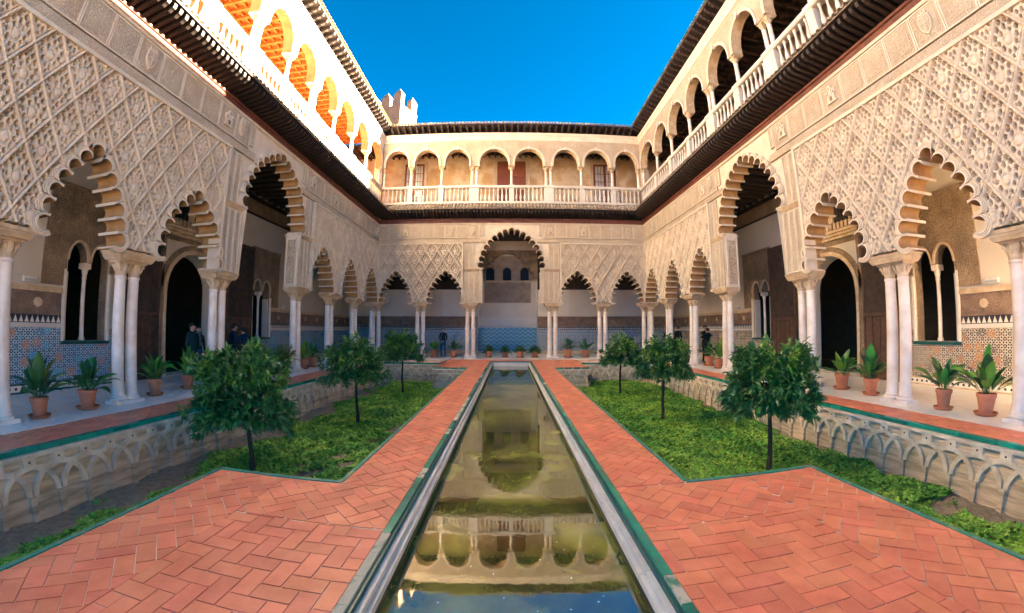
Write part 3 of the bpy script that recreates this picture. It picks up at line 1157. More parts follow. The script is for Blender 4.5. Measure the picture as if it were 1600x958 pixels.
# ------------------------------------------------------------------ the three ranges
wl = thing('palace_range', 'long side range on the left with sunlit white upper arcade and orange wooden ceiling', 'building', (-WX, YC, 0), R(90), 'palace ranges round the court')
wr = thing('palace_range', 'long side range on the right with dark open upper gallery behind a white balustrade', 'building', (WX, YC, 0), R(-90), 'palace ranges round the court')
wf = thing('palace_range', 'far range with a tall central lobed arch and brown doors in its upper gallery', 'building', (0, DY, 0), 0, 'palace ranges round the court')
AX_L = [-11.2, -8.05, -5.24, -2.19, 2.19, 5.12, 7.96, 11.01]
UP_L = [-8.8, -6.6, -4.5, -2.42, -.34, 1.76, 3.92, 6.1, 8.2]
DB_L = (-2.42, 1.76)
op_l, cb = build_wing(wl, -10.78, 10.74, 0, 1, AX_L, 3, UP_L, DB_L, True, 'roof_tile', 1.78, .48)
AX_R = [-a for a in AX_L][::-1]
UP_R = [-a for a in UP_L][::-1]
op_r, cb = build_wing(wr, -10.74, 10.78, 1, 0, AX_R, 3, UP_R, tuple(-a for a in DB_L), False, 'roof_tile_green', 1.78, .48, False)
# right roof: made-up step sets the shadow edge; near end added to block sun
mitred(wr, 'roof_bed', ['roof_tile'], [(4.2, 17.45), (-.57, 14.36), (-.57, 14.335), (4.2, 14.2)], -10.74, .46, 1, 0)
mitred(wr, 'roof_bed', ['roof_tile'], [(4.2, 15.2), (-.57, 14.36), (-.57, 14.335), (4.2, 14.2)], .462, 17.5, 0, 0)
AX_F = [-8.41, -5.47, -2.45, 2.45, 5.47, 8.41]
UP_F = [-6.25, -4.32, -2.29, 0.0, 2.28, 4.33, 6.3]
op_f, cb = build_wing(wf, -8.15, 8.15, 1, 1, AX_F, 2, UP_F, (-2.29, 2.28), False, 'roof_tile_green', 1.865, .46)

for sg in (-1, 1):
    mb = MB()
    x = sorted((sg * 8.153, sg * 8.66))
    mb.box(x[0], x[1], .003, .50, 3.2, 9.2)
    mb.box(x[0], x[1], .003, .38, 9.2, 14.1)
    mb.build('corner_pier', ['stucco_smooth'], wf)
    mb = MB()
    mb.frustum((sg * 8.24, .10), (.50, .28), (.62, .36), 3.04, 3.225)
    mb.build('impost', ['impost'], wf)
    for px, py in ((8.41, .26), (8.06, .26), (8.41, -.09)):
        column(wf, sg * px, py, 0, COLM, 2.72)
    column(wf, sg * 8.0, .12, 10.40, UPCOL, .98, 'upper_column')
    column(wf, sg * 8.28, -.16, 10.40, UPCOL, .98, 'upper_column')


# ------------------------------------------------------------------ rear walls of the galleries
def arched_opening(mb, c, hw, z0, zs, d0, d1, rise=None, m=0, n=12):
    """reveal of an arched opening between depths d0 and d1; returns its outline"""
    rise = rise or hw
    ln = [(c - hw, z0)] + [(c - hw * math.cos(PI * k / n), zs + rise * math.sin(PI * k / n)) for k in range(n + 1)] + [(c + hw, z0)]
    vs = [(u, d0, z) for u, z in ln] + [(u, d1, z) for u, z in ln]
    k = len(ln)
    mb.add(vs, [(i, i + 1, k + i + 1, k + i) for i in range(k - 1)] + [(k - 1, 0, k, 2 * k - 1)], m)
    return ln


def twin_window(mb, c, d0, d1, m=1):
    """one opening below, two round arches above meeting over a middle column"""
    ln = [(c - .63, 1.22)]
    for q in (-.345, .345):
        ln += [(c + q - .285 * math.cos(PI * k / 12), 3.30 + .50 * math.sin(PI * k / 12)) for k in range(13)]
    ln.append((c + .63, 1.22))
    vs = [(u, d0, z) for u, z in ln] + [(u, d1, z) for u, z in ln]
    k = len(ln)
    mb.add(vs, [(i, i + 1, k + i + 1, k + i) for i in range(k - 1)] + [(k - 1, 0, k, 2 * k - 1)], m)
    return ln


def wall_with_holes(mb, s0, s1, z0, z1, holes, d, m=0):
    outer = [Vector((s0, z0, 0)), Vector((s1, z0, 0)), Vector((s1, z1, 0)), Vector((s0, z1, 0))]
    loops = [outer] + [[Vector((u, z, 0)) for u, z in h] for h in holes]
    flat = [p for lp in loops for p in lp]
    mb.add([(p.x, d, p.y) for p in flat], [tuple(t) for t in tessellate_polygon(loops)], m)


def wall_lamp(root, s, z, d, tilt=0):
    mb = MB()
    mb.box(-.17, .17, -.07, 0, 0, .13, 0)
    mb.box(-.15, .15, -.085, -.071, .02, .07, 1)
    o = mb.build('emergency_light', ['sign_white', 'glass_pane'])
    w = root.matrix_basis @ Vector((s, d, z))
    o.location = w
    o.rotation_euler = root.rotation_euler
    return o


def rear_side(root, lo, hi, dado_mat, gl):
    """rear wall of a side gallery: portal with door leaves in the middle, a pair of windows on either side"""
    D = 3.30
    mb = MB()
    holes = []
    rv = MB()
    rvs = [rv]
    h = arched_opening(rv, 0, 1.28, .02, 2.95, D, D + .75, m=0)
    holes.append(h)
    for sg in (-1, 1):
        rv = MB()
        rvs.append(rv)
        holes.append(twin_window(rv, sg * 4.2, D, D + .34))
    wall_with_holes(mb, lo, hi, 0, 9.0, holes, D)
    mb.build('rear_wall', ['plaster'], root)
    for rv in rvs:
        rv.build('reveal', ['plaster_pale', 'stucco_dark'], root)
    # rooms beyond, their gloom put into the wall colour
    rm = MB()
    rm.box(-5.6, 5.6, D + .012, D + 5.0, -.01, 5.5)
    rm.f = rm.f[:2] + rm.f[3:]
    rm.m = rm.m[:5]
    rm.build('inner_room', ['shade_fill'], root)
    # portal surround
    po = MB()
    ring = [(1.28, 1.42, -.06), (1.42, 1.60, -.03)]
    for r0, r1, d in ring:
        for k in range(16):
            a0, a1 = PI * k / 16, PI * (k + 1) / 16
            q = [(-math.cos(a0) * r0, 2.95 + math.sin(a0) * r0), (-math.cos(a1) * r0, 2.95 + math.sin(a1) * r0),
                 (-math.cos(a1) * r1, 2.95 + math.sin(a1) * r1), (-math.cos(a0) * r1, 2.95 + math.sin(a0) * r1)]
            po.add([(u, D + d, z) for u, z in q] + [(u, D, z) for u, z in q], [(0, 1, 2, 3), (0, 4, 5, 1), (2, 6, 7, 3)], 1 if r0 > 1.3 else 0)
    for sg in (-1, 1):
        a, b = sorted((sg * 1.29, sg * 1.42))
        po.box(a, b, D - .06, D, 0, 2.95, 0)
        a, b = sorted((sg * 1.43, sg * 1.66))
        po.box(a, b, D - .03, D, 0, 4.62, 1)
    po.box(-1.66, 1.66, D - .02, D - .001, 4.56, 4.72, 1)
    po.build('portal_surround', ['impost', 'stucco_dark'], root)
    co = MB()
    for k in range(3):
        co.box(-1.75 - .04 * k, 1.75 + .04 * k, D - .10 - .07 * k, D, 4.74 + .10 * k, 4.84 + .10 * k - .002, 0)
    for k in range(19):
        s = -1.62 + .18 * k
        co.prism([(s - .06, 5.06), (s + .06, 5.06), (s + .06, 5.22), (s, 5.30), (s - .06, 5.22)], lambda u, v, w: (u, w, v), D - .22, D - .02, 0)
    co.build('portal_cornice', ['impost'], root)
    up = MB()
    for s in (-1.45, -.5, .5, 1.45):
        up.box(s - .1, s + .1, D - .16, D, 5.32, 6.4, 0)
    for s in (-.97, 0, .97):
        up.box(s - .36, s + .36, D - .05, D - .002, 5.34, 6.3, 1)
        for k in range(5):
            up.box(s - .30 + .15 * k - .02, s - .30 + .15 * k + .02, D - .08, D - .05, 5.40, 6.25, 2)
    up.build('portal_gallery', ['impost', 'shade_fill', 'wood_carved'], root)
    # two tall door leaves folded back flat
    for sg in (-1, 1):
        a, b = sorted((sg * 1.70, sg * 3.32))
        dl = MB()
        dl.box(a, b, D - .16, D - .04, .02, 5.15, 0)
        o = dl.build('door_leaf', ['wood_carved'], root)
        for k in range(5):
            w = (b - a - .16) / 5
            pm = MB()
            pm.box(a + .08 + w * k + .012, a + .08 + w * (k + 1) - .012, D - .185, D - .161, .12, 1.95, 0)
            pm.build('plank', ['wood_door'], o)
        rl = MB()
        for z in (.02, 1.98, 5.03):
            rl.box(a, b, D - .20, D - .161, z, z + .11, 0)
        for x in (a, b - .07):
            rl.box(x, x + .07, D - .195, D - .161, .13, 1.97, 0)
            rl.box(x, x + .07, D - .195, D - .161, 2.10, 5.02, 0)
        rl.build('door_rail', ['wood_door'], o)
    # windows with a middle column, carved field above
    for sg in (-1, 1):
        wf_ = MB()
        a, b = sorted((sg * 3.46, sg * 4.94))
        wf_.box(a, b, D - .07, D + .02, 1.13, 1.215, 0)
        wf_.box(a, a + .07, D - .06, D - .002, 1.216, 3.05, 1)
        wf_.box(b - .07, b, D - .06, D - .002, 1.216, 3.05, 1)
        o = wf_.build('window', ['frame_green', 'trim_white'], root)
        mc = MB()
        mc.lathe([(.085, 1.225), (.085, 1.28), (.06, 1.34), (.055, 2.85), (.07, 2.9), (.06, 2.94), (.09, 3.1), (.10, 3.14)], 10, (sg * 4.2, D + .16))
        mc.box(sg * 4.2 - .10, sg * 4.2 + .10, D + .02, D + .32, 3.14, 3.295)
        mc.build('window_column', ['column_marble'], o, smooth=40)
        sh = MB()
        sh.box(sg * 4.79 - .02, sg * 4.79 + .02, D + .03, D + .33, 1.23, 3.0)
        sh.build('shutter', ['plaster_pale'], o)
        pn = MB()
        c0, c1 = sorted((sg * 3.36, sg * 5.55))
        hol = [[(c + .36 * math.cos(t) * -1, z) for c, t, z in [(sg * q, 0, 2.55)]] for q in ()]
        ln = []
        for q in sorted((sg * 3.855, sg * 4.545)):
            ln += [(q - .33 * math.cos(PI * k / 10), 3.30 + .55 * math.sin(PI * k / 10)) for k in range(11)]
        poly = [(c0, 3.1), (c0, 5.25), (c1, 5.25), (c1, 2.62)] + [(max(ln[-1][0], 0 if sg < 0 and False else ln[-1][0]), 2.62)] + ln[::-1] + [(ln[0][0], 3.1)]
        if sg < 0:
            poly = [(c0, 2.62), (c0, 5.25), (c1, 5.25), (c1, 3.1), (ln[-1][0], 3.1)] + ln[::-1] + [(ln[0][0], 2.62)]
        pn.prism(poly, lambda u, v, w: (u, w, v), D - .045, D - .002, 0)
        pn.build('carved_field', ['stucco_dark'], root)
        ar = MB()
        for q in (3.855, 4.545):
            for k in range(12):
                a0, a1 = PI * k / 12, PI * (k + 1) / 12
                pts = [(sg * q - math.cos(t) * r, 3.30 + math.sin(t) * (r + .215)) for t, r in ((a0, .29), (a1, .29), (a1, .35), (a0, .35))]
                ar.add([(u, D - .075, z) for u, z in pts] + [(u, D - .04, z) for u, z in pts], [(0, 1, 2, 3), (0, 4, 5, 1), (2, 6, 7, 3)], 0)
        ar.build('window_arch', ['impost'], o)
        rib = MB()
        rib.box(c0, c1, D - .085, D - .046, 5.18, 5.26, 0)
        rib.box(c0, c1, D - .075, D - .046, 4.72, 4.77, 0)
        rib.build('field_moulding', ['stucco_dark'], root)
        # tiled dado
        for a, b, zt in ((sg * 3.34, sg * 3.45, 1.55), (sg * 3.45, sg * 4.95, 1.12), (sg * 4.95, (hi if sg > 0 else lo), 1.55)):
            a, b = sorted((a, b))
            db = MB()
            db.box(a, b, D - .04, D - .001, .24, zt, 0)
            db.build('dado', [dado_mat], root)
        a, b = sorted((sg * 3.34, hi if sg > 0 else lo))
        bd = MB()
        bd.box(a, b, D - .05, D - .001, 0, .04, 1)
        bd.box(a, b, D - .045, D - .001, .041, .19, 0)
        bd.box(a, b, D - .05, D - .001, .191, .235, 1)
        k = int((b - a) / .16)
        for i in range(k):
            s = a + (b - a) * (i + .5) / k
            bd.box(s - .03, s + .03, D - .05, D - .046, .085, .145, 2)
        bd.build('dado_border', ['trim_white', 'frame_green' if gl else 'impost', 'trim_dark'], root)
        a, b = sorted((sg * 4.95, hi if sg > 0 else lo))
        cr = MB()
        cr.box(a, b, D - .045, D - .001, 1.56, 1.66, 3)
        cr.box(a, b, D - .042, D - .001, 1.661, 1.86, 1)
        k = int((b - a) / .14)
        for i in range(k):
            s = a + (b - a) * (i + .5) / k
            cr.prism([(s - .055, 1.68), (s + .055, 1.68), (s, 1.84)], lambda u, v, w: (u, w, v), D - .05, D - .043, 0)
        cr.box(a, b, D - .055, D - .001, 1.862, 1.90, 2)
        cr.build('dado_crest', ['trim_white', 'trim_dark', 'stucco_brown', 'plaster_pale'], root)
        bb = MB()
        bb.box(a, b, D - .035, D - .001, 1.901, 2.42, 0)
        bb.box(a, b, D - .09, D - .001, 2.421, 2.50, 1)
        bb.box(a, b, D - .06, D - .001, 2.501, 2.56, 1)
        n = max(1, int((b - a) / 1.2))
        for i in range(n):
            s = a + (b - a) * (i + .5) / n
            bb.lathe([(.001, 0), (.10, .0), (.12, .015), (.001, .03)], 10, (0, 0), 1)
            vv = bb.v[-40:]
            bb.v[-40:] = [(s + x, D - .036 - z, 2.16 + y) for x, y, z in vv]
        bb.build('carved_band', ['stucco_brown', 'impost'], root)
    # upper carved frieze and ceiling
    fz = MB()
    fz.box(lo, hi, D - .05, D - .002, 6.68, 7.28, 0)
    fz.box(lo, hi, D - .12, D - .002, 7.281, 7.45, 1)
    fz.box(lo, hi, D - .09, D - .051, 6.60, 6.678, 1)
    fz.build('gallery_frieze', ['stucco_dark', 'wood_dark'], root)
    ce = MB()
    ce.box(lo, hi, .5, D + .1, 7.75, 7.85, 0)
    ce.build('ceiling', ['wood_dark'], root)
    bm = MB()
    bm.box(-.06, .06, .52, D, 7.52, 7.749)
    me = bm.mesh('ceiling_beam', ['wood_dark'])
    for k in range(int((hi - lo) / .5)):
        link('ceiling_beam', me, root, (lo + .25 + .5 * k, 0, 0))


def upper_room(root, lo, hi, D, wallm, cm='wood_orange', beams=True, e=0.0):
    """floor, rear wall and coffered ceiling of an upper gallery"""
    mb = MB()
    mb.box(lo, hi, .1, D, 9.0 + e, 9.3 + e, 0)
    mb.build('upper_floor', ['pot'], root)
    mb = MB()
    mb.box(lo, hi, D, D + .3, 9.0, 14.2, 0)
    mb.build('upper_rear_wall', [wallm], root)
    mb = MB()
    mb.box(lo, hi, .38, D + .1, 13.62 + e, 13.70 + e, 0)
    mb.build('upper_ceiling', [cm], root)
    if beams:
        bm = MB()
        bm.box(-.05, .05, .40, D - .01, 13.44, 13.619)
        me = bm.mesh('ceiling_beam', [cm])
        for k in range(int((hi - lo) / .42)):
            link('ceiling_beam', me, root, (lo + .2 + .42 * k, 0, 0))
        bm = MB()
        bm.box(lo, hi, -.035, .035, 13.50, 13.618)
        me = bm.mesh('ceiling_rail', [cm])
        for k in range(7):
            link('ceiling_rail', me, root, (0, .62 + (D - .9) * k / 6, 0))


rear_side(wl, -11.5, 14.24, 'zellige_blue', True)
rear_side(wr, -14.24, 11.5, 'zellige_warm', False)
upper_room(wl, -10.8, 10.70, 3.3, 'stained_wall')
upper_room(wr, -10.70, 17.5, 3.3, 'stucco_dark', 'wood_door')  # run on past the near corner, unseen, to block the sun
mb = MB()
mb.box(10.785, 17.5, 0.01, .5, -1.2, 14.3)
mb.build('sun_block_wall', ['stucco_smooth'], wr)  # unseen wall added beyond the range end to keep low sun out
upper_room(wf, -11.8, 11.8, 2.5, 'stained_wall', 'wood_door', e=-.004)
for sg in (-1, 1):
    a, b = sorted((sg * 11.46, sg * 11.8))
    mb = MB()
    mb.box(a, b, -.1, 2.49, 9.0, 14.2)
    mb.build('upper_end_wall', ['stained_wall'], wf)
# arches on the right upper gallery's rear wall; black panels paint the openings' shade
for k, s in enumerate((-8, -4.6, -1.2, 2.2, 5.6)):
    mb = MB()
    for i in range(14):
        a0, a1 = PI * i / 14, PI * (i + 1) / 14
        pts = [(s - math.cos(t) * r, 11.7 + math.sin(t) * r) for t, r in ((a0, .8), (a1, .8), (a1, 1.05), (a0, 1.05))]
        mb.add([(u, 3.2, z) for u, z in pts] + [(u, 3.3, z) for u, z in pts], [(0, 1, 2, 3), (0, 4, 5, 1), (2, 6, 7, 3)], 0)
    mb.prism([(s - .8, 9.31), (s + .8, 9.31)] + [(s + math.cos(PI * i / 12) * .8, 11.7 + math.sin(PI * i / 12) * .8) for i in range(13)], lambda u, v, w: (u, w, v), 3.27, 3.298, 1)
    mb.build('blind_arch', ['plaster', 'shade_fill'], wr)


# windows and doors of the far upper gallery
def grid_window(root, s0, s1, z0, z1, d, nx, nz, name='window'):
    mb = MB()
    f = .10
    mb.box(s0, s0 + f, d - .10, d - .003, z0, z1, 0)
    mb.box(s1 - f, s1, d - .10, d - .003, z0, z1, 0)
    mb.box(s0 + f, s1 - f, d - .10, d - .003, z1 - f, z1, 0)
    mb.box(s0 + f, s1 - f, d - .10, d - .003, z0, z0 + f, 0)
    c = (s0 + s1) / 2
    mb.box(c - .07, c + .07, d - .11, d - .004, z0 + f, z1 - f, 0)
    for h0, h1 in ((s0 + f, c - .07), (c + .07, s1 - f)):
        for i in range(1, nx):
            x = h0 + (h1 - h0) * i / nx
            mb.box(x - .015, x + .015, d - .08, d - .03, z0 + f, z1 - f, 0)
        for i in range(1, nz):
            z = z0 + f + (z1 - z0 - 2 * f) * i / nz
            mb.box(h0, h1, d - .075, d - .035, z - .015, z + .015, 0)
    o = mb.build(name, ['wood_window'], root)
    pm = MB()
    pm.box(0, 1, -.004, 0, 0, 1)
    me = pm.mesh('pane', ['glass_pane'])
    for h0, h1 in ((s0 + f, c - .07), (c + .07, s1 - f)):
        for i in range(nx):
            for j in range(nz):
                x0, x1 = h0 + (h1 - h0) * i / nx + .016, h0 + (h1 - h0) * (i + 1) / nx - .016
                za = z0 + f + (z1 - z0 - 2 * f) * j / nz + .016
                zb_ = z0 + f + (z1 - z0 - 2 * f) * (j + 1) / nz - .016
                p = link('pane', me, o, (x0, d - .04, za))
                p.scale = (x1 - x0, 1, zb_ - za)
    sr = MB()
    for a, b, z, w in ((s0 - .22, s0 - .01, z0, z1 + .2), (s1 + .01, s1 + .22, z0, z1 + .2)):
        sr.box(a, b, d - .06, d - .002, z, w, 0)
    sr.box(s0 - .009, s1 + .009, d - .06, d - .002, z1 + .01, z1 + .2, 0)
    sr.build('window_surround', ['upper_cream'], o)
    return o


grid_window(wf, -7.35, -6.0, 9.32, 13.0, 2.5, 3, 6)
grid_window(wf, 5.65, 7.2, 9.32, 13.0, 2.5, 3, 6)
for sg in (-1, 1):
    a, b = sorted((sg * .02, sg * .96))
    mb = MB()
    mb.box(a, b, 2.38, 2.497, 9.32, 13.1, 0)
    o = mb.build('door_leaf', ['wood_window'], wf)
    pm = MB()
    w = (b - a - .2) / 2
    for k in range(2):
        for z0, z1 in ((9.5, 10.5), (10.65, 11.9), (12.0, 12.9)):
            pm.box(a + .08 + (w + .04) * k, a + .08 + (w + .04) * k + w - .02, 2.355, 2.379, z0, z1, 0)
    pm.build('door_panel', ['wood_window'], o)
mb = MB()
for a, b, z0, z1 in ((-1.25, -.97, 9.32, 13.35), (.97, 1.25, 9.32, 13.35), (-.969, .969, 13.11, 13.35)):
    mb.box(a, b, 2.42, 2.496, z0, z1)
mb.build('door_surround', ['upper_cream'], wf)

# far gallery: rear wall with a deep central niche, dark band above, tiled dado
D = 3.5
mb = MB()
for a, b in ((-11.8, -2.33), (1.80, 11.8)):
    mb.box(a, b, D, D + .3, 0, 9.0, 0)
mb.box(-2.33, 1.80, D, D + .3, 6.9, 9.0, 0)
mb.build('rear_wall', ['plaster'], wf)
mb = MB()
mb.box(-2.33, 1.80, D + 1.1, D + 1.3, 0, 7.2, 0)
mb.box(-2.40, -2.331, D + .301, D + 1.1, 0, 7.2, 1)
mb.box(1.801, 1.87, D + .301, D + 1.1, 0, 7.2, 1)
mb.build('niche', ['plaster', 'plaster_pale'], wf)
for a, b in ((-4.7, -2.36), (1.83, 3.95)):
    mb = MB()
    mb.box(a, b, D - .05, D - .001, 2.55, 4.37, 0)
    mb.build('wall_panel', ['plaster_pale'], wf)
# stalactite arch over the niche
mb = MB()
apx = -.265
steps = []
n = 9
for i in range(n + 1):
    t = i / n
    steps.append((apx - 2.06 * (1 - t), 5.0 + 1.9 * math.sin(t * PI / 2) ** 1.1))
poly = [(-2.33, 7.1), (-2.33, 5.0)]
for i in range(n):
    (x0, z0), (x1, z1) = steps[i], steps[i + 1]
    poly += [(x0, z0 - .0), (x0 + (x1 - x0) * .25, z1 - .02), (x1 - .02, z1 - .06)]
poly.append((apx, 6.92))
poly += [(2 * apx - u, z) for u, z in poly[::-1][1:]]
mb.prism(poly, lambda u, v, w: (u, w, v), D - .05, D + .28, 0)
mb.build('stalactite_arch', ['stucco_dark'], wf)
mb = MB()
mb.box(-1.9, 1.4, D + 1.03, D + 1.099, 3.55, 5.0, 0)
mb.box(-2.33, 1.80, D + 1.05, D + 1.099, 5.02, 5.12, 1)
mb.box(-2.33, 1.80, D + 1.06, D + 1.099, 5.13, 6.9, 0)
mb.build('niche_stucco', ['niche_carved', 'impost'], wf)
mb = MB()
for k in range(-8, 15):
    for sg in (-1, 1):
        x0 = -1.9 + .275 * k
        pts = []
        for z in (3.6, 4.95):
            pts.append((x0 + sg * (z - 4.275) * .62 + .1, z))
        (xa, za), (xb, zb_) = pts
        t0, t1 = 0.0, 1.0
        dx = xb - xa
        for lim, s_ in ((-1.86, 1), (1.36, -1)):
            fa, fb = (xa - lim) * s_, (xb - lim) * s_
            if fa < 0 and fb < 0:
                t0, t1 = 1, 0
            elif fa < 0:
                t0 = max(t0, fa / (fa - fb))
            elif fb < 0:
                t1 = min(t1, fa / (fa - fb))
        if t1 - t0 < .06:
            continue
        p, q = (xa + dx * t0, za + (zb_ - za) * t0), (xa + dx * t1, za + (zb_ - za) * t1)
        dd = D + 1.005 + (.004 if sg > 0 else 0)
        mb.prism([(p[0] - .018, p[1]), (p[0] + .018, p[1]), (q[0] + .018, q[1]), (q[0] - .018, q[1])], lambda u, v, w: (u, w, v), dd, D + 1.04, 0)
stuff(mb.build('niche_lattice', ['niche_carved'], wf))
for c, hw in ((-1.5, .3), (-.3, .3), (.95, .3)):
    mb = MB()
    ln = [(c - hw, 5.15), (c + hw, 5.15)] + [(c + hw * math.cos(PI * k / 10), 5.75 + hw * math.sin(PI * k / 10)) for k in range(11)]
    mb.prism(ln, lambda u, v, w: (u, w, v), D + 1.03, D + 1.058, 0)
    for k in range(10):
        a0, a1 = PI * k / 10, PI * (k + 1) / 10
        pts = [(c - math.cos(t) * r, 5.75 + math.sin(t) * r) for t, r in ((a0, hw), (a1, hw), (a1, hw + .09), (a0, hw + .09))]
        mb.add([(u, D + 1.0, z) for u, z in pts] + [(u, D + 1.06, z) for u, z in pts], [(0, 1, 2, 3), (0, 4, 5, 1), (2, 6, 7, 3)], 1)
    mb.build('niche_window', ['glass_dark', 'stucco_dark'], wf)
mb = MB()
mb.box(-2.33, 1.80, D + 1.06, D + 1.099, 1.93, 2.5, 0)
mb.build('carved_band', ['plaster_pale'], wf)
mb = MB()
mb.box(-2.33, 1.80, D + 1.05, D + 1.099, .12, 1.78, 0)
mb.build('dado', ['chevron_blue'], wf)
for a, b, dm in ((-11.4, -2.331, 'zellige_pale'), (1.801, 11.4, 'zellige_pale')):
    mb = MB()
    mb.box(a, b, D - .04, D - .001, .22, 1.62, 0)
    mb.build('dado', [dm], wf)
    mb = MB()
    mb.box(a, b, D - .05, D - .001, 0, .2, 1)
    mb.box(a, b, D - .045, D - .001, 1.63, 1.84, 2)
    k = int((b - a) / .15)
    for i in range(k):
        s = a + (b - a) * (i + .5) / k
        mb.prism([(s - .05, 1.68), (s + .05, 1.68), (s, 1.82)], lambda u, v, w: (u, w, v), D - .055, D - .046, 0)
    mb.build('dado_crest', ['trim_white', 'impost', 'trim_dark'], wf)
    mb = MB()
    mb.box(a, b, D - .035, D - .001, 1.85, 2.46, 0)
    mb.box(a, b, D - .08, D - .001, 2.461, 2.54, 0)
    mb.build('carved_band', ['stucco_brown'], wf)
    mb = MB()
    mb.box(a, b, D - .05, D - .001, 4.38, 7.4, 0)
    mb.build('gallery_frieze', ['wood_carved'], wf)
mb = MB()
k = 28
for i in range(k):
    s = -2.33 + 4.13 * (i + .5) / k
    mb.prism([(s - .05, 1.80), (s + .05, 1.80), (s, 1.92)], lambda u, v, w: (u, w, v), D + 1.04, D + 1.07, 0)
mb.build('dado_crest', ['trim_white'], wf)
mb = MB()
mb.box(-8.6, 8.6, .5, D + 1.3, 7.75, 7.86, 0)
mb.build('ceiling', ['wood_dark'], wf)

for rt, s, lab in ((wl, -5.86, 'small white emergency light on the left gallery wall beside the carved window field'),
                   (wr, 5.86, 'small white emergency light on the right gallery wall beside the carved window field'),
                   (wl, 6.15, 'small white emergency light on the left gallery wall seen past the far pier'),
                   (wr, -6.15, 'small white emergency light on the right gallery wall seen past the far pier')):
    tag(wall_lamp(rt, s, 2.62, 3.29), lab, 'emergency light', 'emergency lights on the gallery walls')
for x, lab in ((-3.3, 'white spotlight box on the far gallery wall left of the central niche'),):
    tag(wall_lamp(wf, x, 2.6, 3.49), lab, 'emergency light', 'emergency lights on the gallery walls')

# ------------------------------------------------------------------ tower behind the roofs
tw = thing('tower', 'crenellated brick tower with pointed merlons rising behind the left roof corner', 'tower', (-10.95, 34.0, 0), R(-22))
mb = MB()
mb.box(-4.2, 0, 0, 2.75, 0, 23.9)
mb.build('tower_body', ['tower_brick'], tw)
for z in (22.15, 23.72):
    mb = MB()
    mb.box(-4.25, .05, -.05, 2.80, z, z + .12)
    mb.build('string_course', ['tower_brick'], tw)
mb = MB()
mb.box(-.46, .46, -.27, .27, 0, 1.2)
mb.box(-.50, .50, -.31, .31, 1.2, 1.29)
mb.frustum((0, 0), (.50, .31), (.015, .015), 1.291, 1.98)
mer = mb.mesh('merlon', ['tower_brick'])
for x, y, r in ((-.50, .30, 0), (-2.08, .30, 0), (-3.66, .30, 0), (-.30, 2.25, 90), (-2.1, 2.45, 0), (-3.66, 2.45, 0)):
    link('merlon', mer, tw, (x, y, 23.901), (0, 0, R(r)))

# ------------------------------------------------------------------ ground, floors, paving
mb = MB()
mb.add([(-2500, -2500, -1.25), (2500, -2500, -1.25), (2500, 2500, -1.25), (-2500, 2500, -1.25)], [(0, 1, 2, 3)])
struct(mb.build('ground', ['ground_far']))
XL, XR, YF = -6.5, 6.82, 18.9         # edges of the sunken gardens
base = MB()
base.box(-11.6, -7.45, -1.1, 27.4, -1.2, -.012)
base.box(7.6, 11.6, -1.1, 27.4, -1.2, -.012)
base.box(-7.45, 7.6, 21.1, 27.4, -1.2, -.013)
fl = struct(base.build('gallery_floor', ['mortar']))


def slabs(x0, x1, y0, y1, nx, ny, parent, material, z=0.0, name='marble_slab', h=.05, gap=.003):
    for i in range(nx):
        for j in range(ny):
            w, d = (x1 - x0) / nx, (y1 - y0) / ny
            key = (round(w, 4), round(d, 4), material, h)
            if key not in LOZ_CACHE:
                mb = MB()
                mb.box(-w / 2 + gap, w / 2 - gap, -d / 2 + gap, d / 2 - gap, -h, 0)
                LOZ_CACHE[key] = mb.mesh(name, [material])
            link(name, LOZ_CACHE[key], parent, (x0 + w * (i + .5), y0 + d * (j + .5), z))


slabs(-11.45, -8.9, -1, 21.2, 2, 15, fl, 'marble_floor')
slabs(-8.9, -7.6, -1, 21.2, 1, 18, fl, 'marble_floor')
slabs(8.9, 11.45, -1, 21.2, 2, 15, fl, 'marble_floor')
slabs(7.75, 8.9, -1, 21.2, 1, 18, fl, 'marble_floor')
slabs(-11.45, 11.45, 21.2, 22.3, 18, 1, fl, 'marble_floor')
slabs(-11.45, 11.45, 22.3, 27.2, 14, 3, fl, 'marble_floor')

PCX = -.05                              # pool centre line
PO, PI_ = 1.085, 1.02                    # green tile strip outer and inner half width
PEND = 20.0
bed = MB()
bed.box(-3.53, PCX - PO, -3, 3.97, -1.2, -.008)
bed.box(PCX + PO, 3.56, -3, 3.97, -1.2, -.008)
bed.box(-1.935, PCX - PO, 3.971, 21.1, -1.2, -.0085)
bed.box(PCX + PO, 1.865, 3.971, 21.1, -1.2, -.0085)
bed.box(-3.355, -1.936, 16.845, 21.1, -1.2, -.009)
bed.box(1.866, 3.335, 16.845, 21.1, -1.2, -.009)
bed.box(PCX - PO + .001, PCX + PO - .001, PEND + .3, 21.1, -1.2, -.0095)
bed.box(-7.45, XL - .095, -2, 18.8, -1.2, -.009)
bed.box(XR + .095, 7.6, -2, 18.8, -1.2, -.009)
bed.box(-7.45, -3.56, YF + .095, 21.1, -1.2, -.0093)
bed.box(3.54, 7.6, YF + .095, 21.1, -1.2, -.0093)
pv = struct(bed.build('paving', ['mortar']))


def clip(poly, x0, x1, y0, y1):
    for ax, lim, sg in ((0, x0, 1), (0, x1, -1), (1, y0, 1), (1, y1, -1)):
        out = []
        for i in range(len(poly)):
            a, b = poly[i], poly[(i + 1) % len(poly)]
            ia, ib = (a[ax] - lim) * sg >= 0, (b[ax] - lim) * sg >= 0
            if ia:
                out.append(a)
            if ia != ib:
                t = (lim - a[ax]) / (b[ax] - a[ax])
                out.append((a[0] + (b[0] - a[0]) * t, a[1] + (b[1] - a[1]) * t))
        poly = out
        if len(poly) < 3:
            return None
    return poly


